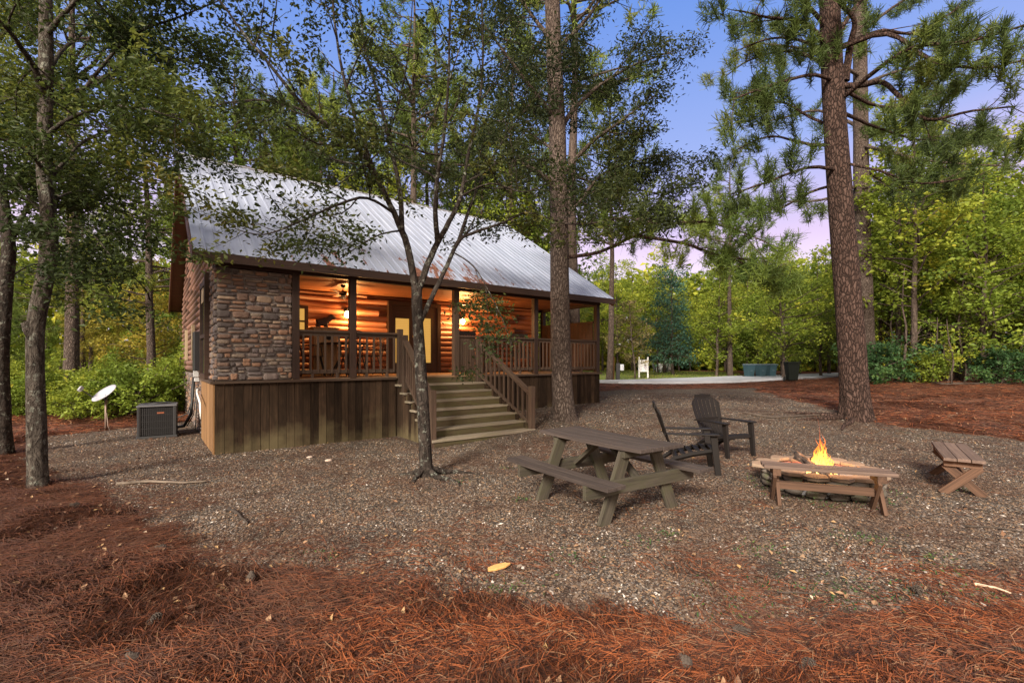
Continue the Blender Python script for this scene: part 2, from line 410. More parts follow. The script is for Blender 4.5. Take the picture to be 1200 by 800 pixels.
M_RISER=wood('riser_wood',(.04,.028,.014),(.10,.074,.038),(.075,.068,.026),rough=.85,var=.25)
M_DECK=wood('deck_floor_wood',(.18,.11,.06),(.34,.22,.13),rough=.7,var=.2)
M_CEIL=wood('porch_ceiling_wood',(.22,.09,.04),(.38,.17,.08),rough=.5,var=.15)
DZ=1.254
# log siding wall: courses of round faced boards
def logs(b,x0,x1,z0,z1,axis='s',at=0,face=-1,clip=None,h=.145,r=.055):
    """axis 's': wall runs along local x at y=at; 't': runs along local y at x=at. face=-1 looks towards negative"""
    n=int(math.ceil((z1-z0)/h)); seg=6
    for i in range(n):
        za=z0+i*h; zb=min(za+h,z1)
        if clip:
            lo_,hi_=clip((za+zb)/2)
        else: lo_,hi_=x0,x1
        if hi_-lo_<.05: continue
        pr=[]
        for q in range(seg+1):
            f=q/seg; a_=PI*f; pr.append((face*r*math.sin(a_)**.6 if 0<q<seg else 0, za+(zb-za)*f))
        cuts=[lo_]
        x=lo_+random.uniform(1.5,3.5)
        while x<hi_-.6: cuts.append(x); x+=random.uniform(2.2,4.2)
        cuts.append(hi_)
        for c0,c1 in zip(cuts[:-1],cuts[1:]):
            vs=[];lc=[];o=random.random()*40; rn=random.random()
            for xx in (c0+.001,c1-.001):
                for d,z in pr:
                    vs.append((xx,at+d,z) if axis=='s' else (at+d,xx,z)); lc.append((xx+o,d+o,z+o*.3))
            k=seg+1
            f=[(q,q+1,k+q+1,k+q) for q in range(seg)]+[tuple(range(k)),tuple(range(k,2*k))[::-1]]
            b.add(vs,f,rn,lc)
SLOPE=.64; EZ=3.35; ET=-.35; RT=4.80; RZ=EZ+(RT-ET)*SLOPE; BT=RT*2-ET
def roof_z(t): return EZ+(t-ET)*SLOPE if t<RT else EZ+(BT-t)*SLOPE
S0,S1=-.325,9.73
# walls
FT=2.4; BK=9.6; HE=8.95
b=MB(); logs(b,1.22,HE,DZ+.02,3.26,'s',FT,-1); b.box(1.22,HE,FT+.01,FT+.10,DZ-.1,3.27,rnd=.3); b.build('front_log_wall',M_LOG,CAB,smooth=True)
b=MB()
def gclip(z):
    lo_=.92; hi_=BK
    if z>roof_z(.92)-.12:
        d=(z+.12-EZ)/SLOPE; lo_=max(.02,ET+d); hi_=min(BK,BT-d)
    elif z>3.30: lo_=max(.02,ET+(z+.22-EZ)/SLOPE)
    return lo_,hi_
logs(b,.9,BK,DZ+.05,RZ-.15,'t',.05,-1,clip=gclip)
b.prism([(.07,.03,DZ),(.07,BK,DZ),(.07,BK,roof_z(BK)-.14),(.07,RT,RZ-.14),(.07,.03,roof_z(.03)-.14)],(.09,0,0),rnd=.3)
b.build('gable_log_wall',M_LOG2,CAB,smooth=True)
b=MB(); logs(b,FT,BK,DZ+.05,3.3,'t',HE,1); b.box(HE-.1,HE-.01,FT+.1,BK,DZ-.1,3.27,rnd=.3)
b.prism([(HE-.08,FT,3.2),(HE-.08,BK,3.2),(HE-.08,BK,roof_z(BK)-.14),(HE-.08,RT,RZ-.14),(HE-.08,FT,roof_z(FT)-.14)],(.06,0,0),rnd=.3); b.build('right_log_wall',M_LOG,CAB,smooth=True)
b=MB(); b.box(.1,HE,BK-.1,BK,DZ-.1,3.3,rnd=.3); logs(b,.05,HE,DZ,3.3,'s',BK,1); b.build('rear_log_wall',M_LOG,CAB,smooth=True)
b=MB(); b.prism([(S1-.45,0.0,3.3),(S1-.45,BK,3.3),(S1-.45,BK,roof_z(BK)-.14),(S1-.45,RT,RZ-.14),(S1-.45,0,roof_z(0)-.14)],(.05,0,0),rnd=.3); b.build('porch_gable_boards',M_PANEL,CAB)
# stone: real stones set in mortar
t=NT('field_stone'); rn=t.attr('rnd').outputs['Fac']; ob=t.obj()
c=t.ramp(rn,[(0.,(.085,.068,.064)),(.2,(.165,.105,.078)),(.38,(.20,.155,.12)),(.52,(.12,.098,.096)),(.64,(.23,.13,.082)),(.8,(.17,.132,.118)),(.93,(.28,.20,.14))],'CONSTANT')
n=t.noise(ob,9,6,.7); n2=t.noise(ob,40,5,.7); k=t.math('MULTIPLY_ADD',n,1.5,.2); c=t.mix(1.,c,t.comb(k,k,k),'MULTIPLY')
t.col(c); t.rough(.9); t.bump(t.math('ADD',n,t.math('MULTIPLY',n2,.4)),.02,.9); M_STONE=t.m
M_MORTAR=plain('mortar',(.17,.15,.14),.95,var=.25,bump=.01,bs=60)
def stones(b,L,H,place,hmin=.06,hmax=.14,wmin=.08,wmax=.28,th=.045):
    """fill an L x H panel; place(a,z,d) -> local point"""
    z=0
    while z<H-.02:
        h=min(random.uniform(hmin,hmax),H-z); 
        if H-z-h<.05: h=H-z
        x=0
        while x<L-.01:
            w=min(random.uniform(wmin,wmax)*(.7+h*3),L-x)
            if L-x-w<.06: w=L-x
            sub=[(x,z,w,h)]
            if h>.10 and random.random()<.4: sub=[(x,z,w,h*.5),(x,z+h*.5,w,h*.5)]
            for (xa,za,wa,ha) in sub:
                g=random.uniform(.004,.012); cx,cz=xa+wa/2+random.uniform(-.006,.006),za+ha/2+random.uniform(-.016,.016); hw,hh=wa/2-g,ha/2-g; ns=16; p=random.uniform(3.5,10); ph=[random.uniform(.86,1.08) for _ in range(ns)]
                d0=random.uniform(.6,1.1)*th; vs=[]
                for ring,(rr,dd) in enumerate(((1.,0.),(.98,.55),(.86,.9),(.55,1.0))):
                    for q in range(ns):
                        a_=2*PI*q/ns; c_,s_=math.cos(a_),math.sin(a_); m=(abs(c_)**p+abs(s_)**p)**(-1/p)*((ph[q]+ph[(q+1)%ns])/2)
                        m=min(m,1.35)
                        X=cx+hw*max(-1.03,min(1.03,m*c_))*rr; Z=cz+hh*max(-1.03,min(1.03,m*s_))*rr
                        vs.append(place(X,Z,dd*d0+random.uniform(-.004,.004)))
                vs.append(place(cx,cz,d0*1.03))
                f=[(r_*ns+q,r_*ns+(q+1)%ns,(r_+1)*ns+(q+1)%ns,(r_+1)*ns+q) for r_ in range(3) for q in range(ns)]
                f+=[(3*ns+q,3*ns+(q+1)%ns,4*ns) for q in range(ns)]
                b.add(vs,f,random.random())
            x+=w
        z+=h
ZT=3.18
b=MB(); stones(b,1.20,ZT-DZ,lambda a_,z,d:(a_+.02,.02-d,DZ+z)); stones(b,.86,ZT-DZ+.1,lambda a_,z,d:(.03-d,a_+.0,DZ+z),wmin=.12,wmax=.25)
st=b.build('stone_facing',M_STONE,CAB,smooth=True)
b=MB(); b.box(.03,1.2,.02,.3,DZ,ZT,rnd=.5); b.box(.031,.3,.3,.90,DZ,ZT+.12,rnd=.5); b.build('mortar',M_MORTAR,st)
b=MB(); b.box(.30,1.2,.3,FT,DZ,3.3,rnd=.2); b.build('closet_wall',M_LOG,CAB)
b=MB(); stones(b,BK-2.2,DZ+.1,lambda a_,z,d:(.06-d,2.2+a_,z-.1),wmin=.12,wmax=.3); sf_=b.build('stone_foundation',M_STONE,CAB,smooth=True)
b=MB(); b.box(.06,HE,2.25,BK,-.2,DZ-.001,rnd=.5); b.build('mortar',M_MORTAR,sf_)
# gable windows and boxes on the left wall
M_GLASSD=plain('dark_glass',(.012,.013,.016),.08,spec=.8)
M_BLIND=plain('tan_blind',(.35,.27,.17),.7)
t0_,t1_=.95,1.95
b=MB()
for y0,y1,z0,z1 in ((t0_,t0_+.09,DZ+.08,3.22),(t1_-.09,t1_,DZ+.08,3.12),(t0_,t1_,DZ,DZ+.09),(t0_+.09,t1_-.09,3.0,3.1),(t0_+.09,t1_-.09,2.02,2.09)): b.box(-.075,.06,y0,y1,z0,z1)
wf=b.build('window',M_TRIM,CAB)
b=MB(); b.box(-.045,-.035,t0_+.09,t1_-.09,DZ+.09,3.0,rnd=.5); b.build('pane',M_GLASSD,wf)
b=MB(); b.box(-.055,-.046,t0_+.5,t1_-.1,2.72,3.0,rnd=.5); b.build('blind',M_BLIND,wf)
b=MB(); b.box(-.02,.05,t0_+.0,2.9,DZ-.06,DZ+.0); b.build('wall_sill',M_TRIM,CAB)
b=MB(); b.box(-.13,.03,2.55,3.0,DZ+.12,DZ+.95,rnd=.5); eb=b.build('meter_box',plain('black_box',(.012,.012,.014),.45),CAB,bevel=.01)
b=MB(); b.box(-.06,-.0,4.3,4.5,DZ+.35,2.45); b.build('vertical_trim',M_BLIND,CAB); b=MB(); b.box(-.06,.0,6.8,6.95,DZ+.35,2.45); b.build('vertical_trim',M_BLIND,CAB)
b=MB(); b.box(-.07,.03,3.6,3.74,1.22,1.42,rnd=.5); b.box(-.06,.03,3.4,3.62,1.12,1.2,rnd=.5); b.build('outlet_box',plain('grey_plastic',(.5,.5,.5),.5),CAB,bevel=.006)
b=MB()
b.tube([(-.06,3.65,1.2),(-.09,3.6,.8),(-.12,3.5,.4),(-.25,3.6,.12),(-.5,3.75,.08)],.035,8); b.tube([(-.05,3.75,1.25),(-.07,3.9,.7),(-.15,4.1,.35),(-.5,4.0,.22)],.014,6); b.tube([(-.05,2.85,1.0),(-.07,2.85,.5),(-.08,2.95,.1)],.012,6); b.tube([(-.05,3.2,.95),(-.09,3.25,.4),(-.2,3.5,.12)],.010,6)
b.build('cable',plain('black_rubber',(.02,.02,.02),.6),CAB,smooth=True)
b=MB(); b.tube([(-.02,2.75,.98),(-.06,2.7,.98),(-.10,2.2,.93),(-.12,1.25,.80),(-.12,1.2,.78),(-.12,1.2,.48)],.019,8); b.build('white_pipe',plain('pvc',(.75,.75,.73),.4),CAB,smooth=True)
# roof
t=NT('galvanised_roof'); ob=t.obj(); o_=t.sep(ob)
t.b.inputs['Metallic'].default_value=.25
st1=t.noise(t.scale(ob,(9,.7,.7)),1.,4,.6); c=t.ramp(st1,[(.35,(.29,.325,.42)),(.65,(.41,.45,.56))])
rn_=t.noise(t.scale(ob,(3.2,1.0,1.0)),1.,5,.7); 
w=t.math('ADD',rn_,t.math('MULTIPLY',t.math('SUBTRACT',1.0,t.math('DIVIDE',t.math('ADD',o_[1],.35),1.9,clamp=True)),.15))
mid=t.math('MULTIPLY',t.math('SUBTRACT',1.0,t.math('ABSOLUTE',t.math('DIVIDE',t.math('SUBTRACT',o_[0],4.3),4.2)),clamp=True),.13)
rm=t.ramp(t.math('ADD',w,mid),[(.775,0.),(.80,1.)]); rcol=t.ramp(t.noise(ob,14,4),[(.3,(.07,.028,.018)),(.7,(.23,.09,.05))])
c=t.mix(rm,c,rcol); t.col(c); t.rough(t.mix(rm,.42,.9)); t.l(t.math('MULTIPLY_ADD',rm,-.22,.22),t.b.inputs['Metallic']); t.bump(t.noise(t.scale(ob,(6,1.2,1.2)),1.,3),.006,.5); M_ROOF=t.m
b=MB()
def slope_sheet(b,ta,tb):
    n=int((S1-S0)/.19); prof=[]
    w=(S1-S0)/n
    for i in range(n):
        x=S0+i*w
        prof+=[(x,0),(x+w*.72,0),(x+w*.76,.016),(x+w*.92,.016),(x+w*.96,0)]
    prof.append((S1,0)); steps=8; vs=[]
    nrm=Vector((0,-SLOPE,1)).normalized() if ta<tb else Vector((0,SLOPE,1)).normalized()
    for q in range(steps+1):
        y=ta+(tb-ta)*q/steps; z=roof_z(y)
        for x,h in prof: vs.append((x,y+nrm.y*h,z+nrm.z*h))
    k=len(prof); f=[(q*k+i,q*k+i+1,(q+1)*k+i+1,(q+1)*k+i) for q in range(steps) for i in range(k-1)]
    if ta>tb: f=[g[::-1] for g in f]
    b.add(vs,f,.5)
slope_sheet(b,ET,RT); slope_sheet(b,BT,RT)
rf=b.build('roof',M_ROOF,CAB)
b=MB(); 
for sgn,ya,yb in ((1,ET+.02,RT),(-1,BT-.02,RT)):
    b.prism([(S0+.02,ya,roof_z(ya)-.10),(S0+.02,yb,RZ-.10),(S0+.02,yb,RZ-.012),(S0+.02,ya,roof_z(ya)-.012)],(S1-S0-.04,0,0))
b.build('roof_deck',M_TRIM,rf)
b=MB(); b.tube([(S0-.01,RT,RZ+.012),(S1+.01,RT,RZ+.008)],.032,8); b.build('ridge_cap',plain('ridge_metal',(.25,.25,.27),.7),rf)
b=MB(); b.beam((S0-.02,ET-.015,EZ-.075),(S1+.02,ET-.015,EZ-.075),.04,.15); b.beam((S0-.02,BT+.015,EZ-.075),(S1+.02,BT+.015,EZ-.075),.04,.15); b.build('eave_fascia',M_TRIM,rf)
M_RAKE=wood('rake_wood',(.05,.022,.014),(.13,.055,.032),rough=.6,var=.2)
for x in (S0+.0,S1-.0):
    for ya in (ET,BT): b=MB(); b.beam((x,ya,roof_z(ya)-.115),(x,RT,RZ-.115),.045,.19,up=(0,0,1)); b.build('rake_board',M_RAKE,rf)
b=MB()
for ya,yb in ((ET+.05,RT),(BT-.05,RT)):
    b=MB(); b.prism([(S0+.03,ya,roof_z(ya)-.155),(S0+.03,yb,RZ-.155),(S0+.03,yb,RZ-.103),(S0+.03,ya,roof_z(ya)-.103)],(.32,0,0)); b.build('soffit',M_RAKE,rf); b=MB(); b.prism([(S1-.42,ya,roof_z(ya)-.155),(S1-.42,yb,RZ-.155),(S1-.42,yb,RZ-.103),(S1-.42,ya,roof_z(ya)-.103)],(.38,0,0))
    b.build('soffit',M_RAKE,rf)
# porch ceiling, beams, posts
SE=9.5
b=MB()
y=.12
while y<FT-.02:
    b.box(1.2,SE-.05,y+.003,y+.137,3.255,3.275,rnd=random.random()); y+=.14
y=FT+.1
while y<BK: b.box(HE,SE-.05,y+.003,y+.137,3.255,3.275,rnd=random.random()); y+=.14
b.box(1.2,SE,.1,BK,3.276,3.29,rnd=.2)
b.build('porch_ceiling',M_CEIL,CAB)
b=MB(); b.box(0.0,SE+.02,-.02,.10,3.19,3.36); b.box(SE-.1,SE+.02,.10,BK,3.17,3.34,ax=1); b.build('porch_beam',M_TRIM,CAB)
for k_,u in enumerate((346,413,534,627,699)):
    s_=S_AT(u,.04) if u!=699 else SE-.07
    b=MB(); b.box(s_-.065,s_+.065,-.02,.11,DZ-.0,3.19,ax=2); b.build('porch_post',M_TRIM if u!=534 else M_RAIL,CAB,bevel=.006)
for tt in (2.4,5.5,BK-.1):
    b=MB(); b.box(SE-.13,SE,tt-.06,tt+.07,DZ,3.18,ax=2); b.build('porch_post',M_TRIM,CAB,bevel=.006)
# deck
b=MB(); y=0.0
while y<FT-.01:
    b.box(1.2,SE,y+.003,y+.137,DZ-.03,DZ,rnd=random.random()); y+=.14
y=FT
while y<BK: b.box(HE+.03,SE,y+.003,y+.137,DZ-.03,DZ,rnd=random.random()); y+=.14
b.box(.1,SE-.05,.05,FT,DZ-.2,DZ-.031,rnd=.3); b.build('deck_floor',M_DECK,CAB)
STL,STR=3.25,5.35
b=MB(); b.beam((-.03,-.035,DZ-.03),(STL-.02,-.035,DZ-.03),.06,.045); b.beam((STR,-.035,DZ-.03),(SE+.05,-.035,DZ-.03),.06,.045); b.beam((SE+.035,0,DZ-.03),(SE+.035,BK,DZ-.03),.06,.045); b.beam((-.035,.0,DZ-.03),(-.035,2.3,DZ-.03),.06,.045); b.build('deck_edge_board',M_RAIL,CAB)
def skirt(name,mat,s0,s1,t=0.0,side=None,zt=DZ-.055,w=.14):
    b=MB(); x=s0
    while x<s1-.02:
        ww=min(w*random.uniform(.95,1.05),s1-x); jit=random.uniform(-.003,.003); zt2=zt
        zb=-.15
        if side is None: b.box(x+.001,x+ww-random.choice((.003,.005,.008)),t-.012+jit,t+.012+jit,zb,zt2,rnd=random.random(),ax=2)
        else: b.box(side-.012+jit,side+.012+jit,x+.003,x+ww-.003,zb,zt2,rnd=random.random(),ax=2)
        x+=ww
    return b.build(name,mat,CAB)
skirt('front_skirting',M_SKIRT,0,STL); skirt('front_skirting',M_SKIRT,STR,SE); skirt('side_skirting',M_ENDP,.02,2.28,side=-.012); skirt('side_skirting',M_SKIRT,.0,BK,side=SE)
# inner black backing so that gaps between boards read dark
b=MB(); b.box(.02,SE-.02,.02,.04,-.1,DZ-.1,rnd=0); b.box(.02,.04,.04,2.2,-.1,DZ-.1,rnd=0); b.build('dark_gap_backing',M_TRIM,CAB)
# railings
def railing(s0,s1,t=0.04,z=DZ,nb=None,axis='s'):
    b=MB(); L=s1-s0
    def q(a_,d,zz): return (a_,t+d,zz) if axis=='s' else (t+d,a_,zz)
    b.beam(q(s0,0,z+.90),q(s1,0,z+.90),.11 if axis=='s' else .11,.038); b.beam(q(s0,0,z+.845),q(s1,0,z+.845),.038,.07)
    b.beam(q(s0,0,z+.13),q(s1,0,z+.13),.038,.075)
    n=nb or int(L/.125); 
    for i in range(n):
        a_=s0+(i+.5)*L/n; b.beam(q(a_,-.02,z+.10),q(a_,-.02,z+.82),.034,.034)
    for f in (.25,.75): b.beam(q(s0+L*f,0,z),q(s0+L*f,0,z+.1),.05,.05)
    return b.build('railing',M_RAIL,CAB)
PS=[S_AT(u,.04) for u in (346,413,534,627)]
railing(PS[0]+.07,PS[1]-.07); railing(PS[1]+.07,3.28)
railing(PS[2]+.07,5.22,nb=9); railing(5.3,PS[3]-.07); railing(PS[3]+.07,SE-.15); railing(.12,2.3,t=SE-.06,axis='t'); railing(2.5,5.4,t=SE-.06,axis='t'); railing(5.6,BK-.2,t=SE-.06,axis='t')
def newel(s_,t_,z0,z1,w=.095):
    b=MB(); b.box(s_-w/2,s_+w/2,t_-w/2,t_+w/2,z0,z1,ax=2); b.build('newel_post',M_RAIL,CAB,bevel=.006)
newel(3.33,.0,DZ-.2,DZ+1.0,.11)
# privacy panel at the right end
b=MB(); y=.12
while y<2.3: b.box(SE-.16,SE-.135,y+.002,y+.138,DZ+.05,DZ+1.42,ax=2,rnd=random.random()); y+=.14
b.box(SE-.17,SE-.125,.1,2.36,DZ+1.42,DZ+1.47,ax=1); b.build('privacy_panel',M_PANEL,CAB)
# stairs
RISE=.157; TREADT=[-.28-.245*i for i in range(7)]
def sr(t): return 5.30+.25*(-t/1.75)
def sl_(t): return 3.27-.04*(-t/1.75)
for i in range(7):
    tf=TREADT[i]; tb=(TREADT[i-1] if i else 0.0)+.02; z=DZ-RISE*(i+1); 
    if i==6: z=max(z,.15)
    h=.04 if i<6 else .05
    b=MB()
    e=.05
    vs=[(sl_(tf)-e,tf,z-h),(sr(tf)+e,tf,z-h),(sr(tf)+e,tb,z-h),(sl_(tf)-e,tb,z-h)]; vs+=[(a_,y_,z) for a_,y_,_ in vs]
    o=random.random()*30
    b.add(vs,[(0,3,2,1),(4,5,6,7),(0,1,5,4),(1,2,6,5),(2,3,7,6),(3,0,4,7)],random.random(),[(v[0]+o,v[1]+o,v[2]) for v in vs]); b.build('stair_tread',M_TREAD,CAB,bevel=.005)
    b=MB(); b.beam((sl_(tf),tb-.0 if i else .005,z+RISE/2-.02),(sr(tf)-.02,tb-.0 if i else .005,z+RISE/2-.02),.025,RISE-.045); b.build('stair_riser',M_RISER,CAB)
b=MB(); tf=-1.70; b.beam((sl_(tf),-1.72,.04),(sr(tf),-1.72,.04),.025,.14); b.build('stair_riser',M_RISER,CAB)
# stair side skirting boards
for side,fn in ((0,sl_),(1,sr)):
    b=MB(); y=-1.62
    while y<-.02:
        y1=min(y+.13,-.005)
        ztop=DZ-RISE*(1+max(0,(-y1-.28)/.245))-.05; ztop=min(ztop,DZ-.22)
        x=fn((y+y1)/2)+(.01 if side==0 else -.03)
        b.box(x-.012,x+.012,y+.003,y1-.003,-.15,max(ztop,.12),ax=2,rnd=random.random()); y+=.13
    b.build('stair_skirting',M_SKIRT,CAB)
def stair_rail(top,bot,name='stair_railing',nb=11,ztop0=DZ-RISE,zbot0=.12,H=.92):
    p0=Vector((top[0],top[1],ztop0)); p1=Vector((bot[0],bot[1],zbot0)); b=MB()
    b.beam(p0+Vector((0,0,H)),p1+Vector((0,0,H-.12)),.12,.038); b.beam(p0+Vector((0,0,.17)),p1+Vector((0,0,.12)),.036,.07)
    b.beam(p0+Vector((0,0,H-.05)),p1+Vector((0,0,H-.17)),.036,.07)
    for i in range(nb):
        f=(i+.6)/(nb+.2); p=p0.lerp(p1,f); q0=p0+Vector((0,0,.14)); q1=p1+Vector((0,0,.10)); h0=p0+Vector((0,0,H-.04)); h1=p1+Vector((0,0,H-.15))
        b.beam((p.x,p.y,q0.lerp(q1,f).z),(p.x,p.y,h0.lerp(h1,f).z),.034,.034)
    b.build(name,M_RAIL,CAB)
newel(5.27,-.07,DZ-.3,DZ+.86,.11); newel(5.57,-1.66,-.1,1.05,.11); newel(3.30,-.32,DZ-.4,DZ+.86,.10); newel(3.22,-1.66,-.1,1.05,.11)
stair_rail((5.27,-.12),(5.57,-1.62)); stair_rail((3.30,-.36),(3.22,-1.62),ztop0=DZ-RISE*1.2)
# windows and the glazed door on the front wall
t=NT('lit_blind'); o_=t.sep(t.obj()); w=t.math('FRACT',t.math('MULTIPLY',o_[2],22.0)); c=t.ramp(w,[(0.,(.50,.22,.03)),(.25,(1,.52,.10)),(.8,(1,.56,.13))]); t.l(c,t.b.inputs['Emission Color']); t.b.inputs['Emission Strength'].default_value=.46; t.col((.3,.2,.09)); M_LIT=t.m
t=NT('clear_glass'); t.b.inputs['Roughness'].default_value=.03; t.b.inputs['Transmission Weight'].default_value=1; t.b.inputs['IOR'].default_value=1.05; M_GL=t.m
def front_win(u0,u1,v0,v1,panes=2,name='window'):
    y=FT-.10; a_,c_=S_AT(u0,y),S_AT(u1,y); z1=Z_AT(v0,(a_+c_)/2,y); z0=Z_AT(v1,(a_+c_)/2,y); fr=.07
    b=MB()
    for x0,x1,q0,q1 in ((a_-fr,a_,z0-fr,z1+fr),(c_,c_+fr,z0-fr,z1+fr)): b.box(x0,x1,y-.035,FT,q0,q1,ax=2)
    b.box(a_,c_,y-.035,FT,z1,z1+fr); b.box(a_,c_,y-.035,FT,z0-fr,z0)
    if panes==2: b.box(a_,c_,y-.02,FT,(z0+z1)/2-.02,(z0+z1)/2+.02)
    w_=b.build(name,M_TRIM,CAB)
    b=MB(); b.box(a_+.001,c_-.001,y+.012,y+.02,z0+.001,z1-.001,rnd=.5); b.build('blind',M_LIT,w_)
    b=MB(); b.box(a_+.001,c_-.001,y-.006,y-.002,z0+.001,z1-.001,rnd=.5); b.build('pane',M_GL,w_)
    return w_
front_win(338,357,361,391)
y=FT-.10; a_,c_=S_AT(459,y),S_AT(512,y); ztop=Z_AT(359,(a_+c_)/2,y); b=MB()
for x0,x1 in ((a_-.1,a_),(c_,c_+.1)): b.box(x0,x1,y-.045,FT,DZ,ztop+.1,ax=2)
b.box(a_,c_,y-.045,FT,ztop,ztop+.1); b.build('door_frame',M_TRIM,CAB)
ls=[]
for (g0_,g1_,d0,d1,vb) in ((463,479.5,459.5,485.5,428),(495,505,486,511.5,429)):
    x0,x1,e0,e1=S_AT(g0_,y),S_AT(g1_,y),S_AT(d0,y),S_AT(d1,y); zt=Z_AT(373,(x0+x1)/2,y); zb=DZ+.28
    b=MB(); b.box(e0,x0,y-.03,y+.04,DZ+.01,ztop-.005,ax=2); b.box(x1,e1,y-.03,y+.04,DZ+.01,ztop-.005,ax=2); b.box(x0,x1,y-.03,y+.04,DZ+.01,zb); b.box(x0,x1,y-.03,y+.04,zt,ztop-.005)
    d_=b.build('door',M_TRIM,CAB)
    b=MB(); b.box(x0+.001,x1-.001,y+.012,y+.02,zb,zt,rnd=.5); b.build('blind',M_LIT,d_)
    b=MB(); b.box(x0+.001,x1-.001,y-.006,y-.002,zb,zt,rnd=.5); b.build('pane',M_GL,d_)
    ls.append(d_)
x1=S_AT(484,y); b=MB(); b.tube([(x1,y-.03,DZ+.98),(x1,y-.08,DZ+.98),(x1+.1,y-.08,DZ+.98)],.011,8); b.lathe([(0,-.035),(.03,-.03),(.03,.03),(0,.035)],(x1,y-.03,DZ+.98),10); b.build('handle',plain('brass',(.5,.35,.12),.3,1),ls[0])
# wall lamps
M_BULB=emis('lit_bulb',(1,.70,.30),110); M_BLK=plain('black_metal',(.02,.018,.016),.4,.6)
for u,v in ((406,369),(541,377)):
    y=FT-.10; s_=S_AT(u,y); z=Z_AT(v,s_,y)
    b=MB(); b.box(s_-.05,s_+.05,FT-.075,FT-.04,z-.02,z+.16,rnd=.5); b.tube([(s_,FT-.07,z+.12),(s_,FT-.13,z+.17),(s_,y-.06,z+.13)],.009,6); b.lathe([(.02,.12),(.08,.095),(.082,.08),(.02,.11)],(s_,y-.06,z),14); sc=b.build('wall_lamp',M_BLK,CAB)
    b=MB(); b.lathe([(0.001,-.07),(.04,-.05),(.056,0),(.045,.045),(.02,.078),(.001,.08)],(s_,y-.06,z),14); b.build('bulb',M_BULB,sc,smooth=True)
    L=bpy.data.lights.new('lamp_light','POINT'); L.energy=58; L.color=(1,.42,.11); L.shadow_soft_size=.06
    lo_=bpy.data.objects.new('lamp_light',L); COL.objects.link(lo_); lo_.parent=CAB; lo_.location=(s_,y-.16,z-.01)
# ceiling fans
for u,v in ((402,337),(567,349)):
    tt=1.2; s_=S_AT(u,tt); zc=3.255
    b=MB(); b.lathe([(.001,0),(.05,0),(.045,-.04),(.012,-.05),(.012,-.12),(.08,-.13),(.095,-.17),(.08,-.21),(.03,-.23),(.001,-.23)],(s_,tt,zc),18); fn=b.build('ceiling_fan',M_BLK,CAB,smooth=True)
    for q in range(5):
        a_=q*2*PI/5+.3; dv=Vector((math.cos(a_),math.sin(a_),0)); c0=Vector((s_,tt,zc-.185)); b=MB(); b.beam(c0+dv*.09,c0+dv*.6,.11,.008,rnd=.6,taper=1.15); b.build('blade',M_CEIL,fn)
    b=MB(); b.lathe([(.001,-.31),(.05,-.30),(.075,-.26),(.04,-.23),(.001,-.229)],(s_,tt,zc),16); b.build('glass_shade',plain('shade_glass',(.7,.6,.4),.4),fn,smooth=True)
# ------------------------------------------------------------------ picnic table
M_PT=wood('weathered_table_wood',(.025,.019,.017),(.105,.080,.070),(.055,.042,.037),rough=.8,var=.22)
M_PL=wood('mossy_table_wood',(.022,.018,.014),(.095,.080,.060),(.055,.052,.030),rough=.85,var=.2)
TX=Vector((.55,-.835,0)).normalized()
c=GP(712,560); c=Vector((1.04,5.34,0)); c.z=float(gz(c.x,c.y))
T=thing('picnic_table','weathered grey brown picnic table with attached benches and mossy A frame legs','picnic table',c,math.atan2(TX.y,TX.x))
def plank(b,x0,x1,y0,y1,z0,z1,sag=0,n=5):
    # slightly cupped / sagging plank built in segments
    o=random.random()*40; r_=random.random(); vs=[];lc=[]
    e0=random.uniform(-.008,.008); e1=random.uniform(-.008,.008)
    for q in range(n+1):
        f=q/n; x=x0+e0+(x1+e1-x0-e0)*f; dz=-sag*4*f*(1-f)
        for y,z in ((y0,z0),(y1,z0),(y1,z1),(y0,z1)): vs.append((x,y,z+dz)); lc.append((x+o,y,z+o))
    f=[(q*4+a_,q*4+(a_+1)%4,q*4+4+(a_+1)%4,q*4+4+a_) for q in range(n) for a_ in range(4)]+[(3,2,1,0),(n*4,n*4+1,n*4+2,n*4+3)]
    b.add(vs,f,r_,lc)
b=MB(); nb=4; wt_=.64
for q in range(nb):
    w=wt_/nb; plank(b,-.80,.80,-wt_/2+q*w+.004,-wt_/2+(q+1)*w-.004,.715,.752,sag=.012)
tt_=b.build('tabletop',M_PT,T,bevel=.004)
for sy in (-1,1):
    b=MB()
    for q in range(2): y0=sy*.66-.125+q*.125; plank(b,-.82,.82,y0+.003,y0+.121,.425,.462,sag=.01)
    b.build('bench_seat',M_PT,T,bevel=.004)
for sx in (-1,1):
    x=sx*.50
    for sy in (-1,1):
        b=MB(); b.beam((x,sy*.52,-.02),(x,sy*.20,.715),.042,.14,up=(0,1,.3)); b.build('leg',M_PL,T,bevel=.004)
    b=MB(); b.beam((x+sx*.043,-.80,.36),(x+sx*.043,.80,.36),.042,.135); b.build('crossbeam',M_PL,T,bevel=.004)
    b=MB(); b.beam((x-sx*.0+sx*.043,-.29,.672),(x+sx*.043,.29,.672),.042,.08); b.build('top_cleat',M_PL,T,bevel=.004)
    b=MB(); b.beam((x+sx*.0-sx*.02,0,.37),(0.06*sx,0,.70),.09,.04,up=(1,0,.5)); b.build('brace',M_PL,T,bevel=.004)
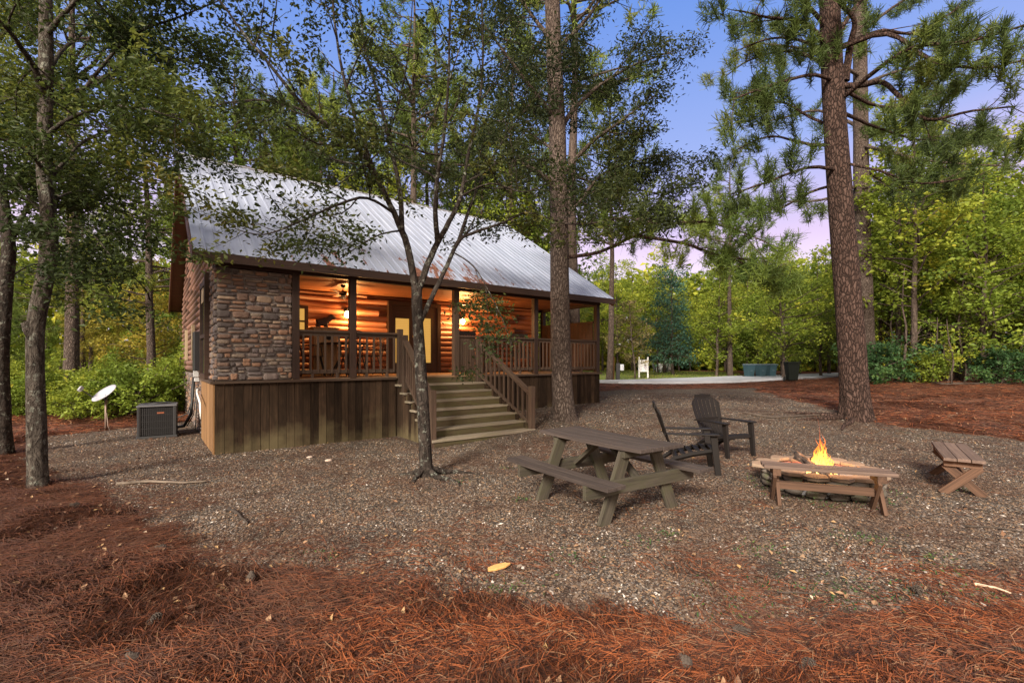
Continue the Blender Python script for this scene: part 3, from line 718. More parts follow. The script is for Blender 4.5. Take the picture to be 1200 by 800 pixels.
# ------------------------------------------------------------------ adirondack chairs
M_AD=plain('brown_plastic',(.011,.009,.0085),.6,spec=.2,var=.15,bs=20)
def adirondack(label,loc,front):
    a_=math.atan2(front.y,front.x)          # local +x is the front
    T=thing('adirondack_chair',label,'chair',loc,a_,'dark plastic adirondack chairs by the fire pit')
    b=MB()  # curved fan back, five slats with rounded top
    n=7; base=Vector((-.20,0,.24)); tilt=Vector((-.40,0,.92)).normalized(); H=.82
    for q in range(n):
        yc=(q-(n-1)/2); y0=yc*.062; y1=yc*.092; top=H-.020*abs(yc)**2.1
        st=6; vs=[]; hw0,hw1=.0275,.0385
        for r_ in range(st+1):
            f=r_/st; g=math.sin(f*PI/2); yy=y0+(y1-y0)*g; hw=hw0+(hw1-hw0)*g
            for sd,dx in ((-1,0),(-1,.014),(1,.014),(1,0)):
                ye=yy+sd*hw; tp=H-.95*(abs(y1+sd*hw1))**2.0*1.9; p=base+tilt*(tp*f); bow=-.05*(1-(ye/.33)**2)*.5
                vs.append((p.x+bow+.04*f*f+dx*.92,ye,p.z+dx*.39))
        f=[(r_*4+a,r_*4+(a+1)%4,r_*4+4+(a+1)%4,r_*4+4+a) for r_ in range(st) for a in range(4)]+[(0,1,2,3),(st*4+3,st*4+2,st*4+1,st*4)]
        b.add(vs,f,.5)
    for f,w in ((.05,.40),(.42,.46),(.93,.36)):
        p=base+tilt*(H*f); b.beam((p.x+.0+.04*f*f-.012,-w/2,p.z),(p.x+.04*f*f-.012,w/2,p.z),.02,.07 if f<.9 else .09)
    b.build('backrest',M_AD,T,bevel=.004)
    b=MB()
    for q in range(6):
        f=q/5; x=.30-.49*f; z=.355-.125*f+.02*math.sin(f*PI); b.beam((x,-.24,z),(x,.24,z),.082,.016,up=(.25,0,1))
    b.beam((.335,-.24,.335),(.335,.24,.335),.05,.014,up=(1,0,.2)); b.build('seat',M_AD,T,bevel=.004)
    for sy in (-1,1):
        b=MB(); b.tube([(.30,sy*.25,.33),(.02,sy*.25,.27),(-.22,sy*.25,.20),(-.36,sy*.25,.10),(-.44,sy*.25,.0)],[.034,.034,.034,.030,.026],4); b.build('rear_leg',M_AD,T)
        b=MB(); b.beam((.36,sy*.285,0),(.30,sy*.285,.55),.035,.075,up=(1,0,0),taper=1.25); b.build('front_leg',M_AD,T,bevel=.006)
        b=MB(); vs=[];  pr=[(.37,.060),(.30,.072),(.1,.058),(-.15,.045),(-.33,.038)]
        for x,w in pr: 
            for dy,dz in ((-w,0),(w,0),(w,.022),(-w,.022)): vs.append((x,sy*.30+dy,.555+dz+(.0 if x>0 else x*.02)))
        k=len(pr); b.add(vs,[(q*4+a,q*4+4+a,q*4+4+(a+1)%4,q*4+(a+1)%4) for q in range(k-1) for a in range(4)]+[(0,1,2,3),(4*k-1,4*k-2,4*k-3,4*k-4)],.5); b.build('armrest',M_AD,T,bevel=.006)
    return T
p=Vector((3.63,8.20,0)); p.z=float(gz(p.x,p.y)); adirondack('dark brown fan back plastic chair standing alone behind the fire pit',p,Vector((.38,-.92,0)))
p=Vector((2.58,7.0,0)); p.z=float(gz(p.x,p.y)); adirondack('dark brown plastic chair beside the picnic table, seen from its side and facing the fire',p,Vector((.97,-.22,0)))
# ------------------------------------------------------------------ benches with crossed legs
M_BN=wood('bench_wood',(.07,.045,.036),(.21,.145,.115),(.13,.088,.07),rough=.75,var=.2)
M_BL=wood('bench_leg_wood',(.045,.024,.015),(.13,.070,.043),rough=.75,var=.2)
def bench(label,c,d,L,Wd,H=.44):
    T=thing('garden_bench',label,'bench',(c.x,c.y,float(gz(c.x,c.y))),math.atan2(d.y,d.x),'low wooden benches round the fire pit')
    b=MB(); w=Wd/3
    for q in range(3): plank(b,-L/2,L/2,-Wd/2+q*w+.003,-Wd/2+(q+1)*w-.003,H-.036,H,sag=.004)
    b.build('seat',M_BN,T,bevel=.004)
    for sx in (-1,1):
        x=sx*(L/2-.13)
        for k_,sy in enumerate((-1,1)):
            b=MB(); b.beam((x+(k_-.5)*.04,-sy*Wd*.52,-.01),(x+(k_-.5)*.04,sy*Wd*.42,H-.10),.036,.09,up=(0,1,0)); b.build('leg',M_BL,T,bevel=.003)
        b=MB(); b.beam((x,-Wd*.46,H-.075),(x,Wd*.46,H-.075),.08,.075); b.build('cleat',M_BL,T,bevel=.003)
    b=MB(); b.beam((-L/2+.13,0,H*.47),(L/2-.13,0,H*.47),.036,.085); b.build('stretcher',M_BL,T,bevel=.003)
bench('long narrow wooden bench standing in front of the fire pit',Vector((3.42,5.22,0)),Vector((.93,-.36,0)),1.22,.27)
bench('short wide reddish wooden bench of three planks right of the fire pit',Vector((5.72,6.16,0)),Vector((.6,.8,0)),1.42,.37)
# ------------------------------------------------------------------ fire pit and fire
FC=Vector((3.88,6.02,0)); FC.z=float(gz(FC.x,FC.y))
T=thing('fire_pit','round stone fire pit with flat capstones, holding a burning fire','fire pit',FC); T.scale=(1,1,.86)
t=NT('capstone'); ob=t.obj(); rn=t.attr('rnd').outputs['Fac']; n=t.noise(ob,14,6,.7); c=t.mix(n,(.12,.085,.062),(.31,.22,.155)); k=t.math('MULTIPLY_ADD',rn,.5,.75); t.col(t.mix(1.,c,t.comb(k,k,k),'MULTIPLY')); t.rough(.85); t.bump(n,.01,.8); M_CAP=t.m
t=NT('fire_brick'); ob=t.obj(); rn=t.attr('rnd').outputs['Fac']; n=t.noise(ob,16,6,.7); c=t.ramp(rn,[(0.,(.22,.21,.22)),(.45,(.33,.32,.33)),(.55,(.25,.10,.08)),(1.,(.32,.13,.10))],'CONSTANT'); k=t.math('MULTIPLY_ADD',n,1.1,.45); t.col(t.mix(1.,c,t.comb(k,k,k),'MULTIPLY')); t.rough(.9); t.bump(n,.008,.8); M_BRICK=t.m
ncap=15; a0=.1
for q in range(ncap):
    da=2*PI/ncap; a_=a0+q*da; g=.012; r0,r1=.475+random.uniform(-.02,.02),.72+random.uniform(-.05,.04); zt=.268+random.uniform(-.012,.014)
    pts=[]
    for r_,aa in ((r0,a_+g*1.6),(r0*.985,a_+da*.5),(r0,a_+da-g*1.6),(r1*.9,a_+da-g*.7),(r1*random.uniform(.98,1.06),a_+da*random.uniform(.55,.8)),(r1*random.uniform(.95,1.03),a_+da*random.uniform(.2,.4)),(r1*.9,a_+g*.7)):
        pts.append((r_*math.cos(aa),r_*math.sin(aa),zt+random.uniform(-.004,.004)))
    b=MB(); b.prism(pts,(0,0,.048)); b.build('capstone',M_CAP,T,bevel=.008)
def ringblocks(b,r0,r1,z0,z1,n,a0,rnd=None,g=.02):
    for q in range(n):
        da=2*PI/n; a_=a0+q*da; P=[]
        for r_,aa in ((r0,a_+g),(r0,a_+da-g),(r1,a_+da-g*.8),(r1,a_+g*.8)): P.append((r_*math.cos(aa),r_*math.sin(aa),z0))
        b.prism(P,(0,0,z1-z0),rnd=rnd(q) if rnd else random.random())
b=MB(); ringblocks(b,.475,.53,.17,.265,13,.3,lambda q:random.uniform(.6,1)); ringblocks(b,.475,.53,.075,.166,13,.55,lambda q:random.uniform(0,.4)); ringblocks(b,.475,.53,-.02,.07,13,.2,lambda q:random.uniform(0,.4)); b.build('fire_brick_lining',M_BRICK,T,bevel=.004)
t=NT('rough_stone'); ob=t.obj(); rn=t.attr('rnd').outputs['Fac']; n=t.noise(ob,11,6,.7); c=t.mix(n,(.06,.05,.043),(.21,.175,.145)); c=t.mix(t.ramp(t.noise(ob,6,4),[(.5,0.),(.65,.6)]),c,(.10,.12,.045)); k=t.math('MULTIPLY_ADD',rn,.6,.6); t.col(t.mix(1.,c,t.comb(k,k,k),'MULTIPLY')); t.rough(.95); t.bump(n,.015,.9); M_ROCK=t.m
def rock(b,c,s,rot=0,seg=8,rnd=None):
    vs=[(0,0,-1)]; rr=np.random.RandomState(random.randint(0,99999))
    for i in range(1,5):
        ph=PI*i/5
        for j_ in range(seg):
            th=2*PI*j_/seg; k=1+rr.uniform(-.14,.14); x,y,z=math.sin(ph)*math.cos(th),math.sin(ph)*math.sin(th),-math.cos(ph)
            p=.8; x=math.copysign(abs(x)**p,x);y=math.copysign(abs(y)**p,y);z=math.copysign(abs(z)**p,z); vs.append((x*k,y*k,z*k))
    vs.append((0,0,1)); vs=np.array(vs)*np.array(s)/2; cr_,sr_=math.cos(rot),math.sin(rot); vs=np.stack([vs[:,0]*cr_-vs[:,1]*sr_,vs[:,0]*sr_+vs[:,1]*cr_,vs[:,2]],1)+np.array(c)
    f=[(0,1+(j_+1)%seg,1+j_) for j_ in range(seg)]
    for i in range(3): f+=[(1+i*seg+j_,1+i*seg+(j_+1)%seg,1+(i+1)*seg+(j_+1)%seg,1+(i+1)*seg+j_) for j_ in range(seg)]
    f+=[(1+3*seg+j_,1+3*seg+(j_+1)%seg,len(vs)-1) for j_ in range(seg)]
    b.add(vs,f,random.random() if rnd is None else rnd)
for row,(z,n,ao) in enumerate(((.05,17,.0),(.135,16,.2),(.215,17,.35))):
    for q in range(n):
        a_=ao+2*PI*q/n; r_=.61; b=MB(); rock(b,(r_*math.cos(a_),r_*math.sin(a_),z),(.13,2*PI*r_/n*random.uniform(.9,1.1),.095),a_); b.build('outer_stone',M_ROCK,T,smooth=True)
b=MB(); b.lathe([(.001,.06),(.25,.055),(.5,.03)],(0,0,0),20,.5); b.build('ash_bed',plain('ash',(.16,.15,.145),1,var=.5,bump=.01,bs=25),T)
t=NT('charred_log'); n=t.noise(t.obj(),12,5,.7); t.col(t.ramp(n,[(.4,(.012,.01,.01)),(.6,(.09,.06,.045)),(.75,(.25,.24,.23))])); t.rough(.95); t.bump(n,.02,1); M_CHAR=t.m
for a_,dx,dy,tl in ((.3,0,.02,.10),(1.5,.03,0,.16),(2.6,-.03,.03,.2),(-.5,.05,-.05,.12),(2.0,-.1,-.03,.25)):
    d=Vector((math.cos(a_),math.sin(a_),0))*.24; b=MB(); b.tube([Vector((dx,dy,.12+tl*.3))-d+Vector((0,0,-.04)),Vector((dx,dy,.15+tl*.5)),Vector((dx,dy,.16+tl))+d],[.032,.038,.030],8,lump=.15)
    o=b.build('firewood',M_CHAR); o.location=FC; tag(o,{.3:'charred firewood log lowest under the flames',1.5:'charred firewood log pointing away under the flames',2.6:'charred firewood log leaning left in the fire',-.5:'charred firewood log leaning right in the fire',2.0:'charred firewood log standing steepest in the fire'}[a_],'firewood','firewood logs burning in the pit')
t=NT('flame'); ob=t.obj(); z=t.sep(ob)[2]; lw=t.n('ShaderNodeLayerWeight'); lw.inputs[0].default_value=.35
zz_=t.math('DIVIDE',z,.62); n=t.noise(t.scale(ob,(9,9,3.5)),1.,4,.6,1.0); f_=t.math('ADD',zz_,t.math('MULTIPLY',t.math('SUBTRACT',n,.5),.9))
c=t.ramp(f_,[(0.,(1,.58,.18)),(.3,(1,.42,.07)),(.6,(1,.22,.025)),(1.,(.9,.09,.008))]); em=t.n('ShaderNodeEmission'); t.l(c,em.inputs[0]); 
t.l(t.ramp(f_,[(0.,2.6),(.4,1.8),(1.,.9)]),em.inputs[1]); tp=t.n('ShaderNodeBsdfTransparent'); mxs=t.n('ShaderNodeMixShader')
al=t.math('MULTIPLY',t.math('SUBTRACT',1.,t.ramp(lw.outputs['Facing'],[(.25,0.),(.85,1.)])),t.ramp(t.math('ADD',f_,t.math('MULTIPLY',n,.3)),[(.5,.85),(1.2,.15)]))
t.l(al,mxs.inputs[0]); t.l(tp.outputs[0],mxs.inputs[1]); t.l(em.outputs[0],mxs.inputs[2]); t.l(mxs.outputs[0],t.o.inputs['Surface']); M_FL=t.m
b=MB()
for q in range(64):
    a_=random.uniform(0,2*PI); r_=.20*math.sqrt(random.random()); x0,y0=r_*math.cos(a_),r_*math.sin(a_); H=random.uniform(.10,.40)*(1.5-r_/.20*.85)
    if q==0: x0,y0,H=-.01,0,.74
    if q==1: x0,y0,H=.05,.02,.56
    if q==2: x0,y0,H=-.06,.0,.50
    if q in (3,4,5): H=.30; x0=(-.12,.12,.17)[q-3]
    zs=.0 if q<30 else random.uniform(0,.22)*(1-r_/.2)
    n_=14; pts=[];rd=[]; ph=random.uniform(0,6); ph2=random.uniform(0,6); w=random.uniform(.008,.020)*(1.25 if q<3 else 1)
    for r2 in range(n_+1):
        f=r2/n_; sway=.045*math.sin(f*7+ph)*f+.015*math.sin(f*15+ph2)*f; lean=-x0*.55*f
        pts.append((x0+lean+sway,y0*(1-f*.5)+.04*math.cos(f*6+ph)*f,.0+zs+H*f)); rd.append(max(.0008,w*(math.sin(min(1,f*1.8+.2)*PI*.5))*(1-f)**.7*(1.1+.5*math.sin(f*11+ph2))))
    b.tube(pts,rd,7,rnd=.5)
fl=b.build('flames',M_FL,smooth=True); fl.location=FC+Vector((.03,.03,.12)); tag(fl,'orange yellow flames rising from the stone fire pit','fire')
L=bpy.data.lights.new('fire_light','POINT'); L.energy=26; L.color=(1,.42,.12); L.shadow_soft_size=.15; lo_=bpy.data.objects.new('fire_light',L); COL.objects.link(lo_); lo_.location=FC+Vector((.03,.0,.42))
# ------------------------------------------------------------------ air conditioner
p=GP(183,514); T=thing('air_conditioner','dark grey louvred air conditioning unit on the gravel left of the cabin','air conditioner',(p.x-.24,p.y+.38,p.z),R(33)); T.scale=(.84,.84,1)
M_AC=plain('dark_grey_metal',(.035,.035,.038),.45,.3); M_AC2=plain('grey_metal_top',(.13,.13,.14),.5,.3)
b=MB(); b.box(-.36,.36,-.36,.36,.05,.62,rnd=.5); b.build('core',plain('black_core',(.008,.008,.009),.8),T)
b=MB()
for sx in (-1,1):
    for sy in (-1,1): b.box(sx*.36-.03,sx*.36+.03,sy*.36-.03,sy*.36+.03,.04,.64,rnd=.5,ax=2)
b.build('frame',M_AC,T,bevel=.01)
b=MB()
for q in range(17):
    a_=-.32+.64*q/16
    for d in (-.37,.37): b.box(a_-.010,a_+.010,d-.006,d+.006,.06,.62,rnd=.5,ax=2); b.box(d-.006,d+.006,a_-.010,a_+.010,.06,.62,rnd=.5,ax=2)
for z in (.2,.34,.48):
    for d in (-.379,.379): b.box(-.33,.33,d-.003,d+.003,z-.004,z+.004,rnd=.5); b.box(d-.003,d+.003,-.33,.33,z-.004,z+.004,rnd=.5)
b.build('louvre_grille',M_AC,T)
b=MB(); b.box(-.40,.40,-.40,.40,.64,.675,rnd=.5); b.build('top_cover',M_AC2,T,bevel=.012)
b=MB(); 
for r_ in (.08,.14,.20,.26,.31): b.tube([(r_*math.cos(2*PI*k/28),r_*math.sin(2*PI*k/28),.70) for k in range(29)],.005,5,cap=False)
b.build('fan_guard',M_AC,T)
b=MB(); b.box(-.41,.41,-.41,.41,-.03,.045,rnd=.5); b.build('base_pad',plain('black_pad',(.03,.03,.032),.8),T,bevel=.01)
b=MB(); b.box(.0,.14,-.385,-.379,.50,.53,rnd=.5); b.build('badge',plain('red_badge',(.25,.08,.04),.4),T)
# ------------------------------------------------------------------ satellite dish
p=GP(124,504); T=thing('satellite_dish','pale grey satellite dish on a thin pole at the edge of the gravel','satellite dish',p)
M_DISH=plain('dish_grey',(.36,.36,.40),.4,var=.1,bs=5)
b=MB(); b.tube([(0,0,-.1),(0,0,.72)],.022,10); b.tube([(0.02,0,.4),(.05,.0,.1),(.12,-.02,-.02)],.008,6); b.build('pole',plain('pole_metal',(.22,.16,.13),.6,.4),T,smooth=True)
b=MB(); prof=[]; n=24; vs=[];ax=Vector((-.30,-.62,.72)).normalized(); e1=Vector((.86,-.10,.50)); e1=(e1-ax*e1.dot(ax)).normalized(); e2=ax.cross(e1); c0=Vector((-.02,-.03,.86))
for k2,off in ((0,0),(1,-.012)):
    for r_ in (0,.25,.5,.75,1.):
        for q in range(n):
            th=2*PI*q/n; vs.append(c0+e1*(.28*r_*math.cos(th))+e2*(.25*r_*math.sin(th))+ax*(.07*r_*r_-.07+off))
f=[]
for k2 in (0,1):
    for r_ in range(4):
        for q in range(n):
            a_=k2*5*n+r_*n+q; a2=k2*5*n+r_*n+(q+1)%n; g=(a_,a2,a2+n,a_+n); f.append(g if k2==0 else g[::-1])
f+=[(4*n+q,4*n+(q+1)%n,9*n+(q+1)%n,9*n+q) for q in range(n)]
b.add([tuple(v) for v in vs],f,.5); b.build('reflector',M_DISH,T,smooth=True)
foc=c0+ax*.28-e1*.30; b=MB(); b.tube([c0-e1*.27+ax*-.0,foc],.012,6); b.tube([c0-ax*.08,Vector((0,0,.70))],.03,8); b.build('feed_arm',plain('dark_arm',(.05,.05,.055),.5),T)
b=MB(); b.beam(foc-ax*.02,foc-ax*-.05,.13,.06,up=e1); b.build('receiver',M_DISH,T,bevel=.01)
# ------------------------------------------------------------------ wheeled bins, sign, roadside things
M_BIN=plain('blue_grey_plastic',(.055,.12,.155),.45); M_BIND=plain('dark_green_plastic',(.007,.010,.008),.7,spec=.2); M_LID=plain('lid_plastic',(.16,.22,.27),.5)
def bin_(label,p,rz,mb,ml,s=1.0,group='blue wheeled bins in a row on the roadside'):
    T=thing('wheeled_bin',label,'bin',p,rz,group); T.scale=(s,s,s)
    b=MB(); vs=[]
    for z,wx,wy0,wy1 in ((.06,.22,-.20,.22),(.90,.29,-.28,.30),(.93,.31,-.30,.32),(.97,.31,-.30,.32)): vs+=[(-wx,wy0,z),(wx,wy0,z),(wx,wy1,z),(-wx,wy1,z)]
    b.add(vs,[(r_*4+a,r_*4+(a+1)%4,r_*4+4+(a+1)%4,r_*4+4+a) for r_ in range(3) for a in range(4)]+[(3,2,1,0),(12,13,14,15)],.5); b.build('body',mb,T,bevel=.02)
    b=MB(); vs=[]
    for z,k in ((.975,1.),(1.01,1.),(1.05,.8)): vs+=[(-.33*k,-.33*k,z),(.33*k,-.33*k,z),(.33*k,.33*k,z),(-.33*k,.33*k,z)]
    b.add(vs,[(r_*4+a,r_*4+(a+1)%4,r_*4+4+(a+1)%4,r_*4+4+a) for r_ in range(2) for a in range(4)]+[(3,2,1,0),(8,9,10,11)],.5); b.build('lid',ml,T,bevel=.015)
    b=MB(); b.tube([(-.25,.36,.98),(.25,.36,.98)],.018,8); b.build('handle',ml,T)
    for sx in (-1,1): b=MB(); b.tube([(sx*.24,.24,.11),(sx*.30,.24,.11)],.12,16); b.build('wheel',plain('rubber',(.015,.015,.015),.8),T)
    b=MB(); b.box(-.09,.09,-.262,-.249,.55,.60,rnd=.5); o=b.build('badge',ml,T)
    return T
for u,v,lb in ((878,443.5,'blue grey wheeled bin nearest the white notice board in a row of three'),(891.5,443.3,'blue grey wheeled bin standing between two others'),(903.5,443.0,'blue grey wheeled bin nearest the dark green bin')):
    p=GP(u,v); bin_(lb,p,R(10),M_BIN,M_LID,.93)
p=GP(928,446.5); bin_('dark green bin standing alone beside a thin tree trunk',p,R(-8),M_BIND,M_BIND,.95,None)
p=GP(754,442.8); T=thing('notice_board','white notice board on two white posts beyond the driveway','sign',p,R(8)); sc_=24.5*p.y/F/1.40; T.scale=(sc_*.85,1,sc_); M_WH=plain('white_paint',(.78,.78,.80),.5)
ws=.33*p.y/20
for sx in (-1,1): b=MB(); b.box(sx*.36-.045,sx*.36+.045,-.045,.045,-.1,1.40,rnd=.5,ax=2); b.build('post',M_WH,T,bevel=.005)
b=MB(); b.box(-.314,.314,-.02,.02,.42,1.22,rnd=.5); b.build('panel',M_WH,T,bevel=.004)
b=MB()
for x0,z0,seq in ((-.30,1.03,[(0,0),(.03,.05),(.06,-.03),(.09,.03),(.13,-.04),(.17,-.01),(.22,-.05),(.27,-.03)]),(.02,.98,[(0,0),(.04,.07),(.05,-.02),(.09,.05),(.13,-.01),(.19,.09)]),(.02,.90,[(0,0),(.06,-.03),(.13,-.01),(.20,-.04),(.27,0)])):
    b.tube([(x0+x,-.024,z0+z) for x,z in seq],.011,5,rnd=.5)
b.build('lettering',plain('dark_green_paint',(.02,.045,.035),.5),T)
b=MB()
for cx in (-.20,.10,.22):
    for q in range(6):
        if cx==.10 and q>3: continue
        b.box(cx-.07,cx+.05,-.026,-.021,.80-q*.055,.825-q*.055,rnd=.5)
b.build('small_print',plain('lilac_ink',(.42,.38,.52),.6),T)
p=GP(724,446.5); T=thing('mailbox_post','dark post with a small grey box beside the tree by the driveway','post',p); b=MB(); b.box(-.11,.11,-.11,.11,-.1,1.05,rnd=.5,ax=2); b.build('post',plain('black_wood',(.02,.02,.022),.6),T,bevel=.01)
b=MB(); b.box(.12,.34,-.1,.25,.62,.98,rnd=.5); b.build('box',plain('mail_grey',(.5,.53,.6),.5),T,bevel=.03)
p=GP(718.6,446.5); T=tag(MB().box(-.07,.07,-.04,.04,-.1,1.45,rnd=.5,ax=2).build('wooden_stake',M_ENDP,bevel=.004),'tan wooden stake standing against the tree trunk by the driveway','stake'); T.location=p
# fence far beyond the cabin's right end
p0=GP(640,431); p1=GP(722,431); T=thing('plank_fence','brown rail fence far behind the right end of the cabin','fence',p0)
n=7
for q in range(n+1): b=MB(); o=(p1-p0)*(q/n); b.box(o.x-.06,o.x+.06,o.y-.06,o.y+.06,-.4,1.3,ax=2); b.build('post',M_LOG,T)
for z in (.35,.8,1.2): b=MB(); b.beam(Vector((0,0,z)),(p1-p0)+Vector((0,0,z)),.04,.12); b.build('rail',M_LOG,T)
# camp things in the distance
for u,v,s,m,lb in ((772.5,436,.45,(.7,.7,.72),'white garden chair far beyond the grass'),(769.5,436.4,.33,(.12,.13,.13),'dark garden chair far beyond the grass, next to the white one'),(779,436,.38,(.10,.11,.12),'dark garden chair beside a distant trunk beyond the grass'),(785,436,.40,(.4,.38,.37),'grey garden chair nearest the blue green tree beyond the grass')):
    p=GP(u,v); T=thing('garden_chair',lb,'chair',p,random.uniform(-2,2),'garden chairs far beyond the grass'); T.scale=(.8,.8,.8); mm=plain('chair_paint',m,.5)
    b=MB(); b.box(-.3,.3,-.3,.3,.35,.40,rnd=.5); b.build('seat',mm,T); b=MB()
    for q in range(5): b.beam((-.24+q*.12,.28,.40),(-.28+q*.14,.5,1.15-abs(q-2)*.05),.10,.02,up=(0,1,0),rnd=.5)
    b.build('backrest',mm,T)
    for sx in (-1,1):
        for sy in (-1,1): b=MB(); b.box(sx*.27-.03,sx*.27+.03,sy*.27-.03,sy*.27+.03,0,.35 if sy>0 else .58,rnd=.5,ax=2); b.build('leg',mm,T)
        b=MB(); b.box(sx*.30-.05,sx*.30+.05,-.32,.32,.58,.61,rnd=.5,ax=1); b.build('armrest',mm,T)
# ------------------------------------------------------------------ things on the porch
def pc(s,t): q=HW(s,t,DZ); return q
M_IRON=plain('wrought_iron',(.015,.013,.012),.5,.5)
def patio_chair(s,t,rz,lb):
    T=thing('patio_chair',lb,'chair',pc(s,t),HR+rz,'dark metal chairs round the porch table')
    b=MB(); b.lathe([(.001,.44),(.22,.44),(.23,.43),(.22,.42),(.001,.42)],(0,0,0),18); b.build('seat',M_IRON,T)
    b=MB(); 
    arc=[(-.20,-.22,.42),(-.26,-.23,.62),(-.28,-.20,.82),(-.30,-.10,.93),(-.30,0,.96),(-.30,.10,.93),(-.28,.20,.82),(-.26,.23,.62),(-.20,.22,.42)]
    b.tube(arc,.013,6)
    for y in (-.14,-.07,0,.07,.14): b.tube([(-.22,y*.9,.43),(-.29,y,.92-abs(y)*.5)],.008,5)
    b.build('backrest',M_IRON,T)
    for sx in (-1,1):
        for sy in (-1,1): b=MB(); b.tube([(sx*.15,sy*.15,.42),(sx*.2,sy*.19,.2),(sx*.24,sy*.22,0)],.013,6); b.build('leg',M_IRON,T)
    for sy in (-1,1): b=MB(); b.tube([(-.27,sy*.23,.66),(0,sy*.27,.67),(.15,sy*.26,.63),(.18,sy*.22,.43)],.012,6); b.build('armrest',M_IRON,T)
tc_=(2.55,1.25)
T=thing('patio_table','round dark metal table on the porch behind the left railing','table',pc(*tc_),HR)
b=MB(); b.lathe([(.001,.73),(.50,.73),(.52,.715),(.50,.70),(.001,.70)],(0,0,0),28); b.build('tabletop',M_IRON,T); 
for q in range(4): a_=q*PI/2+.6; b=MB(); b.tube([(.08*math.cos(a_),.08*math.sin(a_),.7),(.12*math.cos(a_),.12*math.sin(a_),.35),(.36*math.cos(a_),.36*math.sin(a_),0)],.018,6); b.build('leg',M_IRON,T)
for a_,lb in ((PI*.93,'dark metal porch chair left of the round table, nearest the cabinet'),(PI*.05,'dark metal porch chair right of the round table, nearest the door'),(PI*1.5,'dark metal porch chair in front of the round table against the railing'),(PI*.5,'dark metal porch chair behind the round table against the log wall')):
    patio_chair(tc_[0]+.62*math.cos(a_),tc_[1]+.62*math.sin(a_),a_+PI,lb)
s_=S_AT(382,1.55); M_PINE=wood('pale_pine',(.26,.14,.06),(.48,.29,.14),rough=.6,var=.1)
T=thing('wooden_cabinet','tall pale pine cabinet with a round hole in its door on the porch','cabinet',pc(s_,1.75),HR)
b=MB(); b.box(-.26,.26,-.2,.2,.04,1.05,rnd=.5,ax=2); b.build('body',M_PINE,T,bevel=.006)
b=MB(); b.box(-.23,.23,-.221,-.202,.08,1.01,rnd=.8,ax=2); d_=b.build('door',M_PINE,T,bevel=.004)
b=MB(); b.tube([(.06,-.222,.87),(.06,-.226,.87)],.075,20,rnd=.5); b.build('round_hole',plain('dark_hole',(.01,.008,.006),.9),d_)
b=MB(); b.box(-.30,.30,-.24,.24,1.052,1.085,rnd=.3); b.build('top_board',M_PINE,T,bevel=.006)
def bear(loc,rz):
    m=plain('bear_brown',(.05,.03,.02),.7,bump=.01,bs=40); me=bpy.data.meshes.new('bear_figure'); pts=[((0,0,.12),.09),((.10,0,.15),.085),((.17,0,.20),.06),((.23,0,.25),.06),((.29,0,.235),.035),((.33,0,.22),.022),((-.08,0,.11),.08),((.10,.06,.05),.03),((.12,.06,.0),.028),((.10,-.06,.05),.03),((.12,-.06,.0),.028),((-.08,.06,.05),.035),((-.06,.06,.0),.03),((-.08,-.06,.05),.035),((-.06,-.06,.0),.03),((.21,.04,.31),.018),((.21,-.04,.31),.018)]
    ed=[(0,1),(1,2),(2,3),(3,4),(4,5),(0,6),(1,7),(7,8),(1,9),(9,10),(6,11),(11,12),(6,13),(13,14),(3,15),(3,16)]
    me.from_pydata([p for p,_ in pts],ed,[]); o=bpy.data.objects.new('bear_figure',me); COL.objects.link(o); me.materials.append(m)
    sk=o.modifiers.new('s','SKIN'); 
    for v,(p,r_) in zip(me.skin_vertices[0].data,pts): v.radius=(r_,r_)
    me.skin_vertices[0].data[0].use_root=True; o.modifiers.new('u','SUBSURF').levels=2; o.modifiers['u'].render_levels=2
    o.location=loc; o.rotation_euler=(0,0,rz); return o
bo=bear(HW(s_-.05,1.75,DZ+1.085),HR); tag(bo,'small dark bear figure standing on top of the pine cabinet','bear figure')
M_RK=plain('dark_rocker',(.03,.022,.018),.5)
def rocker(s,t,rz,lb):
    T=thing('rocking_chair',lb,'chair',pc(s,t),HR+rz,'dark rocking chairs behind the right railing')
    b=MB(); b.box(-.25,.25,-.26,.26,.40,.44,rnd=.5); b.build('seat',M_RK,T)
    b=MB()
    for q in range(6): y=-.22+q*.088; b.beam((-.24,y,.44),(-.40,y,1.08),.05,.018,up=(1,0,0))
    b.beam((-.40,-.27,1.08),(-.40,.27,1.08),.03,.10); b.build('backrest',M_RK,T)
    for sy in (-1,1):
        b=MB(); b.tube([(.48,sy*.25,.10),(.3,sy*.25,.04),(0,sy*.25,.015),(-.3,sy*.25,.04),(-.55,sy*.25,.12)],.02,6); b.build('rocker',M_RK,T)
        b=MB(); b.beam((-.26,sy*.25,.66),(.28,sy*.25,.66),.07,.022); b.build('armrest',M_RK,T)
        for x in (-.22,.22): b=MB(); b.beam((x,sy*.25,.04),(x,sy*.25,.65),.035,.035); b.build('leg',M_RK,T)
rocker(6.0,1.2,-PI*.5,'dark rocking chair on the porch behind the hanging leaves'); rocker(7.7,1.3,-PI*.62,'dark rocking chair on the porch behind the large pine trunk')
